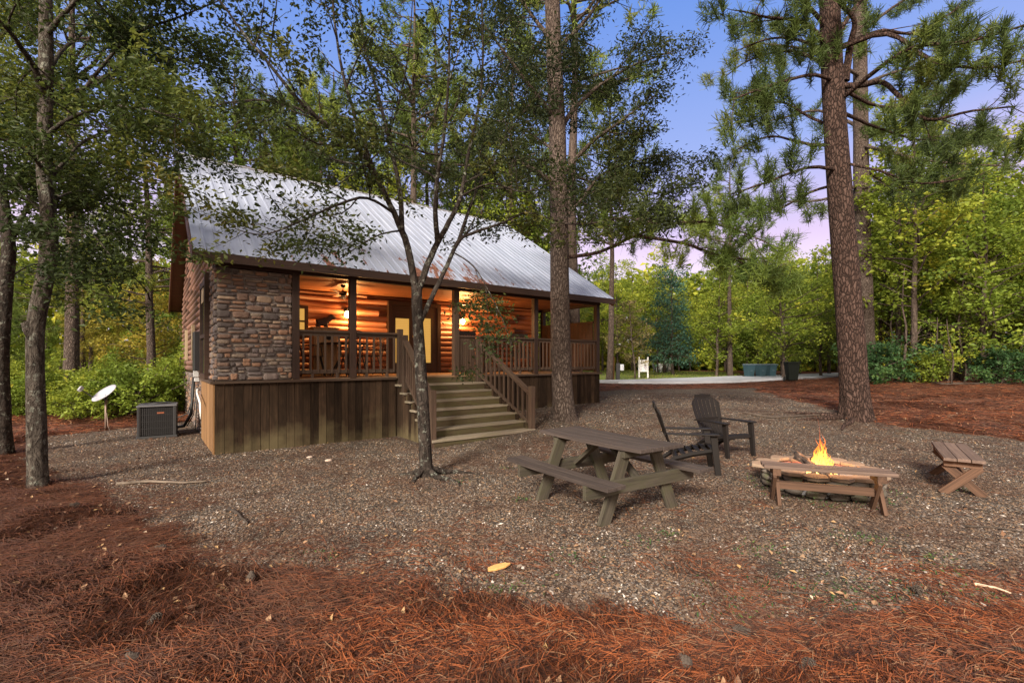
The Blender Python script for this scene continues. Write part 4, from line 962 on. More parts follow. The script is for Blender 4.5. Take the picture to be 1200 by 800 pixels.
# ------------------------------------------------------------------ trees
def nrm(v): return v/np.maximum(np.linalg.norm(v,axis=-1,keepdims=True),1e-9)
def leaves(b,C,D,n,size,spread,rs,wid=.42,flat=.55,droop=0.,szvar=.35,rv=None,dark=0):
    """C: (m,3) twig points, D: (m,3) twig directions; n leaves around each point; each leaf a folded lens of two faces"""
    m=len(C); C=np.repeat(C,n,0); D=np.repeat(D,n,0); N=m*n
    P=C+rs.normal(0,1,(N,3))*np.array([1,1,.7])*spread
    d=nrm(D*.5+rs.normal(0,.8,(N,3))*np.array([1,1,.5])+np.array([0,0,-droop]))
    up=nrm(rs.normal(0,1,(N,3))*(1-flat)+np.array([0,0,1.])*flat)
    s=nrm(np.cross(d,up)); L=size*(1+rs.uniform(-szvar,szvar,(N,1))); w=L*wid/2; u=np.cross(s,d)
    a=P; q=P+d*L; m1=P+d*L*.45; l=m1+s*w+u*w*.35; r=m1-s*w+u*w*.35
    V=np.stack([a,l,q,r],1).reshape(-1,3); i=np.arange(N)[:,None]*4
    rr=rs.uniform(0,1,N) if rv is None else np.clip(np.repeat(rv,n)+rs.normal(0,.13,N),0,1)
    b.add(V,np.concatenate([i+np.array([[0,1,2]]),i+np.array([[0,2,3]])]),np.concatenate([rr,rr]))
def tufts(b,C,D,k,L,w,rs,spread=1.25,rv=None):
    """pine tufts: k thin needles round each twig tip"""
    m=len(C); N=m*k
    Dn=nrm(D+np.array([0,0,.25])); C2=np.repeat(C,k,0)-np.repeat(Dn,k,0)*rs.uniform(-L*.15,L*1.5,(N,1)); d=nrm(np.repeat(Dn,k,0)+rs.normal(0,1,(N,3))*spread*.62)
    s=nrm(np.cross(d,rs.normal(0,1,(N,3)))); LL=L*rs.uniform(.55,1.1,(N,1))*np.repeat(rs.uniform(.6,1.15,m),k)[:,None]; q=C2+d*LL+np.array([0,0,-1.])*LL*.16
    V=np.stack([C2-s*w/2,C2+s*w/2,q+s*w*.25,q-s*w*.25],1).reshape(-1,3); i=np.arange(N)[:,None]*4
    rr=rs.uniform(0,1,m) if rv is None else rv
    b.add(V,i+np.array([[0,1,2,3]]),np.clip(np.repeat(rr,k)+rs.normal(0,.08,N),0,1))
class Tree:
    def __init__(s,seed): s.rs=np.random.RandomState(seed); s.wood=MB(); s.tw=[]; s.td=[]
    def poly(s,p,d,L,r,wander=.25,grav=0.,n=6,tip=.3):
        pts=[p.copy()]; d=d/np.linalg.norm(d); st=L/n
        for i in range(n):
            d=d+s.rs.normal(0,1,3)*wander*.5+np.array([0,0,grav]); d/=np.linalg.norm(d); p=p+d*st; pts.append(p.copy())
        return np.array(pts), np.linspace(r,r*tip,n+1)
    def grow(s,p,d,L,r,lvl,P):
        pp=P[lvl]; pts,rad=s.poly(np.array(p,float),np.array(d,float),L,r,pp.get('wander',.25),pp.get('grav',0),pp.get('n',6))
        if r>.0022*P.get('minr',1): s.wood.tube(pts,rad,pp.get('k',5),cap=False)
        s.children(pts,rad,L,lvl,P)
    def children(s,pts,rad,L,lvl,P,f0=None,f1=1.0,every=None):
        pp=P[lvl]
        if lvl+1 not in P:
            for q in range(len(pts)):
                if q>=pp.get('leaf_from',1): s.tw.append(pts[q]); s.td.append(pts[q]-pts[q-1] if q else pts[1]-pts[0])
            return
        cp=P[lvl+1]; seg=np.linalg.norm(pts[1:]-pts[:-1],axis=1); cum=np.r_[0,np.cumsum(seg)]; tot=cum[-1]
        f0=pp.get('from',.2) if f0 is None else f0; ev=every or cp['every']; nb=max(1,int(tot*(f1-f0)/ev)); side=1
        for q in range(nb):
            f=f0+(f1-f0)*(q+s.rs.uniform(.1,.9))/nb; a=f*tot; i=min(len(seg)-1,np.searchsorted(cum,a)-1); i=max(i,0)
            c=pts[i]+(pts[i+1]-pts[i])*((a-cum[i])/max(seg[i],1e-6)); t_=(pts[i+1]-pts[i])/max(seg[i],1e-6)
            side=-side; upv=np.array([0,0,1.]); sv=np.cross(t_,upv)
            if np.linalg.norm(sv)<.3: ang=s.rs.uniform(0,2*PI); sv=np.array([math.cos(ang),math.sin(ang),0])
            sv=sv/np.linalg.norm(sv)*side+s.rs.normal(0,1,3)*pp.get('scatter',.45)
            an=R(s.rs.uniform(*cp.get('angle',(35,65)))); dd=t_*math.cos(an)+sv/max(np.linalg.norm(sv),1e-6)*math.sin(an)
            LL=cp['len']*s.rs.uniform(.65,1.2)*(1-cp.get('shrink',.4)*f); rr=max(min(rad[min(i,len(rad)-1)]*.6,cp.get('r',LL*.014)),.002)
            s.grow(c,dd,LL,rr,lvl+1,P)
        e=pts[-1]; s.tw.append(e); s.td.append(pts[-1]-pts[-2])
    def limb(s,path,r0,r1,P,f0=.25,k=8,every=None,sub=4,lump=.06,lvl=0):
        """explicit limb through given points (smoothed), then children"""
        Q=np.array([tuple(p) for p in path],float); 
        ts=np.linspace(0,len(Q)-1,(len(Q)-1)*sub+1); out=[]
        for t_ in ts:
            i=min(int(t_),len(Q)-2); f=t_-i; p0=Q[max(i-1,0)];p1=Q[i];p2=Q[i+1];p3=Q[min(i+2,len(Q)-1)]
            out.append(.5*((2*p1)+(-p0+p2)*f+(2*p0-5*p1+4*p2-p3)*f*f+(-p0+3*p1-3*p2+p3)*f**3))
        out=np.array(out); jit=s.rs.normal(0,1,out.shape)*r0*.06; jit[0]=0; out=out+jit; rad=r0+(r1-r0)*np.linspace(0,1,len(out))**.8
        s.wood.tube(out,rad,k,cap=False,lump=lump)
        if P: s.children(out,rad,0,lvl,P,f0=f0,every=every)
        return out
    def trunk(s,path,r0,r1,k=20,sub=6,lump=.08,flare=(5,.7,.25)):
        Q=np.array([tuple(p) for p in path],float); ts=np.linspace(0,len(Q)-1,(len(Q)-1)*sub+1); out=[]
        for t_ in ts:
            i=min(int(t_),len(Q)-2); f=t_-i; p0=Q[max(i-1,0)];p1=Q[i];p2=Q[i+1];p3=Q[min(i+2,len(Q)-1)]
            out.append(.5*((2*p1)+(-p0+p2)*f+(2*p0-5*p1+4*p2-p3)*f*f+(-p0+3*p1-3*p2+p3)*f**3))
        out=np.array(out); out=np.vstack([out[0]-np.array([0,0,.15]),out[0]+(out[1]-out[0])*.0,out[0]+(out[1]-out[0])*.15,out[0]+(out[1]-out[0])*.4,out[1:]]); L=np.r_[0,np.cumsum(np.linalg.norm(out[1:]-out[:-1],axis=1))]
        rad=r0+(r1-r0)*L/L[-1]; s.wood.tube(out,rad,k,cap=True,lump=lump,flare=flare); return out
    def arr(s): return np.array(s.tw),np.array(s.td)
def finish(name,label,cat,tree,bm,crown,lm,group=None,cname='crown',origin=(0,0,0),tname='trunk'):
    T=thing(name,label,cat,origin,0,group)
    off=-Vector(origin)
    w=tree.wood.build(tname,bm,T,smooth=True); w.location=off
    c=crown.build(cname,lm,T); c.location=off
    return T
M_BARK_PINE=bark('pine_bark',(.030,.019,.016),(.095,.056,.044),(.19,.12,.098),sc=19,zs=.34,depth=.045)
M_BARK_PINE2=bark('grey_pine_bark',(.055,.04,.034),(.13,.095,.078),(.24,.19,.16),sc=24,zs=.3,depth=.035)
M_BARK_DARK=bark('dark_lichen_bark',(.016,.013,.011),(.05,.038,.032),(.085,.068,.058),sc=11,zs=.5,depth=.02,plate=False,lichen=.45)
M_BARK_OAK=bark('grey_oak_bark',(.028,.022,.018),(.10,.082,.068),(.19,.165,.14),sc=14,zs=.3,depth=.03,plate=False,lichen=.45)
M_BARK_BG=bark('distant_bark',(.04,.03,.025),(.11,.08,.065),(.19,.145,.12),sc=10,zs=.3,depth=.02,plate=False)
L_ELM=leafmat('elm_leaf',[(.0,(.018,.028,.010)),(.45,(.046,.062,.016)),(.72,(.12,.125,.022)),(1.,(.32,.20,.03))])
L_OAK=leafmat('oak_leaf',[(.0,(.022,.036,.013)),(.38,(.066,.094,.021)),(.68,(.17,.19,.030)),(1.,(.38,.31,.04))])
L_PINE=leafmat('pine_needle',[(.0,(.040,.066,.020)),(.5,(.10,.14,.030)),(.8,(.21,.22,.04)),(1.,(.42,.20,.05))],trans=.3)
L_BG={ 'dark':leafmat('dark_green_leaf',[(.0,(0.034,0.081,0.034)),(.5,(0.070,0.147,0.046)),(.85,(0.147,0.217,0.046)),(1.,(0.310,0.310,0.062))]),
 'mid':leafmat('mid_green_leaf',[(.0,(0.078,0.132,0.022)),(.45,(0.203,0.276,0.036)),(.8,(0.356,0.428,0.062)),(1.,(0.700,0.558,0.078))]),
 'yel':leafmat('yellow_green_leaf',[(.0,(0.113,0.173,0.024)),(.45,(0.308,0.360,0.042)),(.8,(0.551,0.504,0.060)),(1.,(0.700,0.475,0.072))]),
 'gold':leafmat('gold_leaf',[(.0,(0.144,0.156,0.024)),(.45,(0.408,0.336,0.048)),(.8,(0.600,0.432,0.072)),(1.,(0.620,0.288,0.060))]),
 'cedar':leafmat('blue_green_leaf',[(.0,(0.030,0.078,0.060)),(.5,(0.066,0.150,0.102)),(1.,(0.132,0.228,0.120))],trans=.25),
 'dry':leafmat('dry_brown_leaf',[(.0,(0.120,0.102,0.048)),(.5,(0.264,0.216,0.096)),(1.,(0.408,0.312,0.144))]),
 'pine':leafmat('distant_pine_needle',[(.0,(0.070,0.118,0.026)),(.5,(0.189,0.246,0.045)),(.85,(0.392,0.402,0.062)),(1.,(0.700,0.372,0.093))],trans=.35)}
PB={0:dict(),1:dict(every=.30,len=1.25,angle=(35,70),shrink=.3,wander=.22,grav=.01,n=6,k=5,**{'from':.15}),
    2:dict(every=.17,len=.50,angle=(30,65),wander=.3,grav=-.01,n=4,k=4,leaf_from=1)}
PB[0]={'from':.2,'scatter':.7}
# --- slender tree in front of the steps
b0=GP(500,557); Y=b0.y
E=Tree(5)
tr=E.trunk([b0,AT(497,500,Y),AT(493,430,Y),AT(489,372,Y),AT(488,335,Y)],.094,.070,k=18,flare=(4,.9,.09),lump=.10)
J=AT(488,335,Y)
E.limb([AT(489,350,Y),AT(478,290,Y-.05),AT(462,250,Y-.15),AT(441,208,Y-.3),AT(425,165,Y-.5),AT(408,110,Y-.6),AT(395,50,Y-.7),AT(385,-60,Y-.8)],.056,.010,PB,f0=.3)
E.limb([AT(471,270,Y-.1),AT(468,220,Y),AT(455,160,Y+.2),AT(440,100,Y+.3),AT(425,40,Y+.4),AT(415,-70,Y+.5)],.040,.010,PB,f0=.2)
E.limb([AT(489,345,Y),AT(505,300,Y+.1),AT(522,268,Y+.15),AT(540,230,Y+.2),AT(548,185,Y+.25),AT(560,130,Y+.3),AT(566,60,Y+.4),AT(562,-60,Y+.5)],.054,.010,PB,f0=.3)
E.limb([AT(513,284,Y+.1),AT(510,245,Y-.2),AT(513,205,Y-.4),AT(521,150,Y-.6),AT(526,80,Y-.8),AT(528,-40,Y-1.)],.040,.010,PB,f0=.25)
E.limb([AT(492,378,Y),AT(510,340,Y+.15),AT(528,302,Y+.25),AT(539,280,Y+.3),AT(560,271,Y+.4),AT(592,260,Y+.5),AT(618,249,Y+.5),AT(660,262,Y+.6)],.042,.010,PB,f0=.35)
E.limb([AT(538,281,Y+.3),AT(549,248,Y+.4),AT(560,220,Y+.6),AT(571,195,Y+.9),AT(600,150,Y+1.2),AT(640,100,Y+1.5)],.030,.008,PB,f0=.2)
E.limb([AT(438,203,Y-.3),AT(418,172,Y-.6),AT(388,152,Y-.9),AT(350,118,Y-1.2),AT(318,78,Y-1.4),AT(286,40,Y-1.5),AT(250,-10,Y-1.6)],.036,.010,PB,f0=.15)
E.limb([AT(402,160,Y-.75),AT(372,138,Y-.6),AT(330,121,Y-.5),AT(288,118,Y-.4),AT(240,130,Y-.3),AT(212,170,Y-.2)],.024,.006,PB,f0=.15,every=.22)
E.limb([AT(462,250,Y-.15),AT(430,232,Y-.6),AT(395,240,Y-1.0),AT(355,258,Y-1.3),AT(310,275,Y-1.5),AT(275,268,Y-1.6)],.022,.005,PB,f0=.15,every=.19)
E.limb([AT(470,270,Y-.1),AT(445,275,Y-.5),AT(418,290,Y-.8),AT(396,305,Y-1.0)],.014,.005,PB,f0=.2,every=.34)
E.limb([AT(532,296,Y+.25),AT(555,312,Y+.1),AT(572,340,Y+.0),AT(588,372,Y-.1),AT(600,405,Y-.1)],.012,.004,PB,f0=.25,every=.16)
E.limb([AT(540,230,Y+.2),AT(575,215,Y),AT(612,225,Y-.3),AT(640,215,Y-.5)],.018,.005,PB,f0=.2,every=.19)
E.limb([AT(455,160,Y+.2),AT(470,110,Y-.2),AT(480,50,Y-.5),AT(485,-30,Y-.8)],.016,.005,PB,f0=.2)
for a_ in (.2,1.1,2.3,3.0,4.2,5.4):
    d=Vector((math.cos(a_),math.sin(a_),0)); p=[b0+d*.06+Vector((0,0,.10))]; 
    for q in range(1,6): d2=Vector((math.cos(a_+.25*math.sin(q+a_)),math.sin(a_+.25*math.sin(q+a_)),0)); p.append(b0+d2*(.06+.16*q*(1.2 if a_<1 or a_>5 else .6))+Vector((0,0,.045-.017*q)))
    E.wood.tube(p,np.linspace(.042,.010,6),8,cap=False,lump=.15)
C,D=E.arr(); cb=MB(); cl=fbm(C[:,0]*1.3+C[:,2],C[:,2]*1.3+C[:,1],4,2); kp=(E.rs.uniform(0,1,len(C))<np.clip(cl*2.2-.1,.35,1)); C,D,cl=C[kp],D[kp],cl[kp]
leaves(cb,C,D,18,.064,.085,E.rs,wid=.46,flat=.5,droop=.25,rv=np.clip((cl-.45)*2+.35,0,1)); print('elm twigs',len(C))
finish('slender_tree','slender dark barked tree with a forked trunk standing in front of the porch steps','tree',E,M_BARK_DARK,cb,L_ELM,origin=b0)
# --- crooked tree at the left
b0=GP(45,571); Y=b0.y; E=Tree(8)
PO={0:{'from':.2,'scatter':.8},1:dict(every=.24,len=1.1,angle=(35,75),shrink=.3,wander=.25,grav=.0,n=6,k=5,**{'from':.1}),2:dict(every=.14,len=.42,angle=(30,70),wander=.3,n=4,k=4,grav=-.02)}
E.trunk([b0,AT(43,500,Y),AT(41,430,Y),AT(42,380,Y),AT(51,335,Y),AT(58,290,Y),AT(56,240,Y),AT(52,200,Y),AT(53,120,Y),AT(54,60,Y),AT(53,-60,Y)],.10,.062,k=20,flare=(5,.5,.12),lump=.16)
E.wood.tube([AT(41,395,Y),AT(34,384,Y-.05),AT(29,377,Y-.08)],[.09,.07,.045],10,lump=.2)
for path,r_,ev in (([(53,125,0),(72,112,.2),(100,104,.5),(130,86,.8),(175,72,1.0),(225,68,1.2),(275,60,1.3)],.045,None),
 ([(52,120,0),(40,80,-.2),(22,52,-.5),(0,25,-.8),(-40,-10,-1.1)],.05,None),
 ([(54,90,0),(70,62,.5),(95,40,1.),(120,10,1.4),(150,-40,1.8)],.035,None),
 ([(54,215,0),(75,190,.3),(100,165,.6),(140,150,.9),(190,152,1.1),(235,175,1.3)],.028,.2),
 ([(52,200,0),(35,180,-.4),(10,165,-.8),(-30,160,-1.1)],.03,None),
 ([(53,160,0),(80,140,-.3),(125,125,-.6),(180,130,-.8),(235,150,-1.)],.028,None),
 ([(57,262,0),(40,240,.4),(20,225,.7),(-10,215,.9)],.022,None),
 ([(54,40,0),(90,0,-.3),(140,-50,-.5)],.04,None),([(53,110,0),(20,115,.5),(-30,110,.9)],.03,None),
 ([(55,240,0),(85,225,.4),(115,230,.8),(150,262,1.1)],.016,.16),([(100,104,.5),(150,45,.4),(210,20,.3),(260,0,.2)],.025,None),
 ([(56,262,0),(100,268,-.2),(130,300,-.4)],.010,.16)):
    E.limb([AT(u,v,Y+dy) for u,v,dy in path],r_,.007,PO,f0=.12,every=ev)
C,D=E.arr(); cb=MB(); cl=fbm(C[:,0]*1.3+C[:,2],C[:,2]*1.3+C[:,1],14,2)
leaves(cb,C,D,20,.068,.11,E.rs,wid=.46,flat=.55,droop=.15,rv=np.clip((cl-.45)*2+.35,0,1)); print('oak twigs',len(C))
finish('crooked_tree','crooked grey barked tree with a stub low on its trunk at the left front','tree',E,M_BARK_OAK,cb,L_OAK,origin=b0)
# --- dark trunk at the very left edge
b0=GP(4,533); Y=b0.y; E=Tree(9)
E.trunk([b0,AT(2,480,Y),AT(1,420,Y),AT(6,340,Y),AT(10,290,Y),AT(2,230,Y),AT(-8,160,Y),AT(-12,40,Y)],.125,.06,k=16,flare=(5,.5,.15),lump=.12)
for path,r_ in (([(8,300,0),(22,262,.1),(38,230,.3),(50,190,.5),(80,150,.8)],.05),([(0,230,0),(30,200,-.3),(60,190,-.5),(90,200,-.7)],.03),([(-8,160,0),(20,130,.4),(60,100,.8)],.04),([(-12,60,0),(20,20,.4),(60,-20,.8)],.04),([(4,330,0),(40,310,.5),(70,325,.9)],.016)):
    E.limb([AT(u,v,Y+dy) for u,v,dy in path],r_,.01,PO,f0=.2)
C,D=E.arr(); cb=MB(); leaves(cb,C,D,14,.10,.15,E.rs)
finish('dark_tree','dark barked tree cut off by the left edge of the photo','tree',E,M_BARK_DARK,cb,L_OAK,origin=b0)
# --- pines
PP={0:{'from':.3,'scatter':.6},1:dict(every=.45,len=1.1,angle=(35,65),shrink=.3,wander=.3,grav=.05,n=5,k=5,**{'from':.25}),2:dict(every=.25,len=.45,angle=(30,60),wander=.3,grav=.06,n=3,k=4,leaf_from=1)}
def pine_tips(E,cb,k=18,L=.20,w=.011,frac=1.):
    C,D=E.arr(); 
    if frac<1: kp=E.rs.uniform(0,1,len(C))<frac; C,D=C[kp],D[kp]
    cl=fbm(C[:,0]*.9+C[:,2]*.7,C[:,2]*.9+C[:,1],24,2); tufts(cb,C,D,k,L,w,E.rs,rv=np.clip((cl-.45)*2.2+.4+E.rs.normal(0,.1,len(C)),0,1)); print('tips',len(C))
b0=GP(661,491); Y=b0.y; E=Tree(21)
E.trunk([b0,AT(658,430,Y),AT(656,350,Y),AT(655,250,Y),AT(653,150,Y),AT(649,60,Y),AT(645,-80,Y)],.24,.16,k=28,flare=(6,.75,.22),lump=.05)
for path,r_,ev in (([(652,225,0),(638,208,-.3),(612,192,-.7),(582,190,-1.1),(545,194,-1.5),(505,190,-1.9)],.09,None),([(656,262,0),(680,235,.2),(705,205,.5),(740,190,.9),(790,182,1.2)],.05,.35),([(655,210,0),(690,170,-.3),(730,140,-.7),(770,110,-1.)],.06,.35),
 ([(655,150,0),(690,110,.6),(735,80,1.0),(790,60,1.4)],.07,.35),([(652,140,0),(620,100,-.6),(590,60,-1.),(560,20,-1.3)],.06,.35),([(650,60,0),(690,20,.3),(720,-30,.6)],.07,.4),([(648,50,0),(610,0,.5),(580,-50,.9)],.06,.4),
 ([(654,180,0),(610,150,1.),(575,140,1.6)],.04,None),([(657,262,0),(690,262,-1.),(730,255,-1.8),(770,262,-2.3)],.03,.3),([(655,120,0),(640,90,1.2),(600,70,2.)],.04,None),([(656,200,0),(700,215,1.2),(760,225,1.9),(805,240,2.2)],.04,.3)):
    E.limb([AT(u,v,Y+dy) for u,v,dy in path],r_,.012,{0:{'scatter':.7},1:dict(every=.34,len=1.35,angle=(35,70),shrink=.3,wander=.25,grav=.0,n=6,k=5,**{'from':.1}),2:dict(every=.20,len=.55,angle=(30,70),wander=.3,n=4,k=4,grav=-.03)},f0=.12,every=ev,k=10)
C,D=E.arr(); cb=MB(); cl=fbm(C[:,0]*.9+C[:,2],C[:,2]+C[:,1],34,2); leaves(cb,C,D,26,.10,.15,E.rs,wid=.32,flat=.4,droop=.45,rv=np.clip((cl-.45)*2+.35,0,1)); print('mid twigs',len(C))
C0=len(C); T=finish('tall_tree','tall straight tree with a thick grey brown trunk right of the porch steps','tree',E,M_BARK_PINE2,cb,L_ELM,origin=b0)
E2=Tree(22); 
for path in ([(657,302,0),(700,296,-.3),(745,276,-.7),(790,262,-1.0),(840,262,-1.3),(900,285,-1.6)],[(745,276,-.7),(800,285,-.6),(850,300,-.6),(925,310,-.7)]):
    E2.limb([AT(u,v,Y+dy) for u,v,dy in path],.05,.012,PP,f0=.25,every=.16)
w2=E2.wood.build('needled_branch',M_BARK_PINE,T,smooth=True); w2.location=-b0; cb=MB(); pine_tips(E2,cb,k=60,L=.22,w=.012); o=cb.build('needles',L_BG['pine'],w2)
# big pine at the right
b0=GP(1003,491); Y=b0.y; E=Tree(23)
E.trunk([b0,AT(1000,440,Y),AT(994,350,Y),AT(986,250,Y),AT(979,150,Y),AT(974,60,Y),AT(970,-90,Y)],.295,.19,k=32,flare=(7,.5,.28),lump=.045)
for path,r_,ev in (([(990,95,0),(995,60,-.1),(1001,25,-.3),(985,5,-.5),(965,-40,-.8)],.10,None),([(976,65,0),(962,45,-.3),(941,26,-.7),(900,20,-1.2),(868,13,-1.6)],.07,None),([(978,60,0),(999,49,.2),(1035,36,.5),(1076,39,.8),(1125,8,1.2)],.08,None),
 ([(981,100,0),(1010,100,-.4),(1035,97,-.8),(1061,120,-1.2),(1087,140,-1.5),(1140,130,-1.9),(1190,125,-2.2)],.075,None),([(982,168,0),(955,170,.4),(930,165,.8),(900,160,1.2),(862,176,1.6)],.05,None),([(984,200,0),(960,196,-.4),(937,199,-.8),(892,216,-1.2),(855,228,-1.5)],.05,None),
 ([(980,95,0),(955,88,-.5),(930,92,-.9),(890,105,-1.3),(855,118,-1.6)],.05,None),([(976,50,0),(1010,0,.5),(1060,-40,1.)],.07,None),([(975,40,0),(930,-10,-.4),(880,-40,-.8)],.06,None),([(983,130,0),(1030,150,1.4),(1090,165,2.2),(1160,150,2.8)],.05,None),
 ([(981,120,0),(1060,60,-1.5),(1130,50,-2.4),(1200,30,-3.)],.06,None),([(984,190,0),(1030,200,-.8),(1080,215,-1.4),(1150,205,-1.8)],.035,None),([(983,150,0),(950,138,.6),(915,120,1.2),(875,128,1.6)],.045,None),([(979,75,0),(945,50,.7),(905,45,1.3),(862,60,1.7)],.05,None),([(985,215,0),(950,225,.4),(910,245,.8),(870,240,1.1)],.04,None),([(980,100,0),(1030,125,.8),(1075,120,1.5),(1120,100,2.)],.05,None),([(976,60,0),(1040,40,-.8),(1090,70,-1.4),(1150,80,-1.9),(1200,70,-2.3)],.06,None),([(980,85,0),(930,60,1.5),(880,70,2.4),(850,90,3.)],.05,None)):
    E.limb([AT(u,v,Y+dy) for u,v,dy in path],r_,.014,PP,f0=.3,every=ev or .28,k=10)
cb=MB(); pine_tips(E,cb,k=58,L=.24,w=.014)
for a_ in (2.6,3.2,3.9):
    p=[b0+Vector((math.cos(a_),math.sin(a_),0))*(.3+.3*q)+Vector((0,0,.07-.03*q+.02*math.sin(q*2)+ (0.0))) for q in range(5)]; p=[Vector((v.x+.05*math.sin(i*2.),v.y,float(gz(v.x,v.y))+.05-.012*i)) for i,v in enumerate(p)]; E.wood.tube(p,np.linspace(.06,.02,5),8,cap=False,lump=.2)
finish('large_pine','largest pine with thick reddish plated bark behind the fire pit','pine tree',E,M_BARK_PINE,cb,L_PINE,origin=b0)
# second pine behind it
b0=GP(1016,447); Y=b0.y; E=Tree(25); 
E.trunk([b0,AT(1013,350,Y),AT(1010,250,Y),AT(1009,180,Y),AT(1008,60,Y),AT(1008,-80,Y)],.36,.24,k=20,flare=(6,.4,.3),lump=.05)
PQ={0:{'scatter':.6},1:dict(every=.7,len=2.0,angle=(35,65),shrink=.3,wander=.3,grav=.04,n=5,k=5,**{'from':.25}),2:dict(every=.4,len=.8,angle=(30,60),wander=.3,grav=.05,n=3,k=4)}
for path in ([(1009,195,0),(1040,215,.5),(1080,222,1.),(1130,205,1.5)],[(1009,160,0),(1060,150,1),(1120,165,2),(1180,160,3)],[(1009,150,0),(960,130,1),(910,140,2),(870,150,3)],[(1010,215,0),(960,235,-.5),(900,235,-1.)],[(1009,100,0),(1070,80,2),(1140,90,3)],[(1009,90,0),(950,60,-2),(880,50,-3)],[(1008,40,0),(1060,0,1),(1120,-20,2)],[(1008,30,0),(960,-20,1),(900,-40,2)],[(1009,170,0),(1050,180,-2),(1100,190,-3.5),(1190,195,-4.5)]):
    E.limb([AT(u,v,Y+dy) for u,v,dy in path],.09,.02,PQ,f0=.25,k=8)
cb=MB(); pine_tips(E,cb,k=50,L=.36,w=.02); finish('straight_pine','second pine with pale straight bark just behind the largest pine','pine tree',E,M_BARK_PINE2,cb,L_PINE,origin=b0)

# ------------------------------------------------------------------ background tree kinds (built once, copied)
def mk_pine(seed,H=17,r=.2,bare=.45,side=.6,k=34,L=.42,w=.036,n=None):
    E=Tree(seed); rs=E.rs; pts=[(0,0,0)]; x=y=0
    for q in range(1,8): x+=rs.normal(0,.06); y+=rs.normal(0,.06); pts.append((x,y,H*q/7))
    tr=E.trunk(pts,r,.03,k=10,sub=2,flare=(5,.4,.3),lump=.05)
    nb=n or 60
    for q in range(nb):
        f=bare+(1-bare)*(q+.5)/nb; z=H*f; a_=rs.uniform(0,2*PI); LL=H*.19*(1-((f-bare)/(1-bare))**1.6*.75)*rs.uniform(.6,1.1); p=np.array([np.interp(z,[t_[2] for t_ in pts],[t_[0] for t_ in pts]),np.interp(z,[t_[2] for t_ in pts],[t_[1] for t_ in pts]),z])
        E.grow(p,(math.cos(a_),math.sin(a_),side*rs.uniform(.2,1.)),LL,max(.02,LL*.02),0,{0:{'wander':.22,'grav':-.01,'n':6,'from':.3,'scatter':.6,'k':5},1:dict(every=.75,len=1.4,angle=(35,65),wander=.3,grav=.05,n=4,k=3,**{'from':.2}),2:dict(every=.5,len=.55,angle=(30,60),wander=.3,grav=.05,n=2,k=3),'minr':3})
    cb=MB(); C,D=E.arr(); cl=fbm(C[:,0]*.6+C[:,2]*.5,C[:,2]*.6+C[:,1],seed,2); tufts(cb,C,D,k,L,w,rs,rv=np.clip((cl-.45)*2+.4,0,1)); return E,cb
def mk_broad(seed,H=11,R_=3.2,base=.12,r=.13,n=46,leaf=.165,nl=17,every=(.55,.34),cone=False,lean=.0,sp=.24):
    E=Tree(seed); rs=E.rs; pts=[(0,0,0)]; x=y=0
    for q in range(1,7): x+=rs.normal(0,.10)+lean*H/7; y+=rs.normal(0,.10); pts.append((x,y,H*.93*q/6))
    E.trunk(pts,r,.025,k=9,sub=2,flare=(4,.4,.2),lump=.08); zz=[t_[2] for t_ in pts]
    for q in range(n):
        f=base+(1-base)*(q+.5)/n; z=H*.9*f; a_=q*2.4+rs.uniform(-.5,.5); g=(f-base)/(1-base)
        prof=(1-g)**.75 if cone else (math.sin(min(1,g*1.15+.12)*PI))**.6
        LL=R_*max(.22,prof)*rs.uniform(.6,1.2); p=np.array([np.interp(z,zz,[t_[0] for t_ in pts]),np.interp(z,zz,[t_[1] for t_ in pts]),z])
        E.grow(p,(math.cos(a_),math.sin(a_),(.15 if cone else .55)*rs.uniform(.3,1.4)),LL,LL*.016,0,{0:{'wander':.22,'grav':.0,'n':6,'from':.2,'scatter':.8,'k':4},1:dict(every=every[0],len=1.0*R_/3,angle=(35,70),wander=.3,n=4,k=3,**{'from':.1}),2:dict(every=every[1],len=.42*R_/3,angle=(30,70),wander=.3,n=2,k=3),'minr':3})
    cb=MB(); C,D=E.arr(); cl=fbm(C[:,0]*.7+C[:,2]*.6,C[:,2]*.7+C[:,1],seed,2); leaves(cb,C,D,nl,leaf,sp,rs,wid=.6,flat=.5,rv=np.clip((cl-.45)*2.4+.35,0,1),szvar=.6); print('bg',seed,len(C)*nl); return E,cb
protos={}
def reg(key,Ecb,name,cat,bm,lm,cname='crown',tname='trunk'):
    E,cb=Ecb; T=finish(name,'x',cat,E,bm,cb,lm,cname=cname,tname=tname); protos[key]=[T,False]
reg('pineA',mk_pine(101),'background_pine','pine tree',M_BARK_BG,L_BG['pine'])
reg('pineB',mk_pine(102,H=15,bare=.28,side=.3,n=56),'background_pine','pine tree',M_BARK_BG,L_BG['pine'])
reg('pineC',mk_pine(108,H=19,bare=.55,r=.24,n=44),'background_pine','pine tree',M_BARK_BG,L_BG['pine'])
reg('broadA',mk_broad(103),'leafy_tree','tree',M_BARK_BG,L_BG['mid'])
reg('broadB',mk_broad(104,H=9,R_=2.6,base=.08,n=44),'leafy_tree','tree',M_BARK_BG,L_BG['mid'])
reg('broadC',mk_broad(105,H=13,R_=3.0,base=.25,n=44,lean=.03),'leafy_tree','tree',M_BARK_BG,L_BG['mid'])
reg('cedar',mk_broad(106,H=9.5,R_=2.9,base=.14,n=80,leaf=.14,nl=17,cone=True),'cedar_tree','tree',M_BARK_BG,L_BG['cedar'])
reg('sapling',mk_broad(107,H=5,R_=1.7,base=.15,r=.05,n=26,leaf=.11,nl=15,sp=.14),'young_tree','tree',M_BARK_BG,L_BG['mid'])
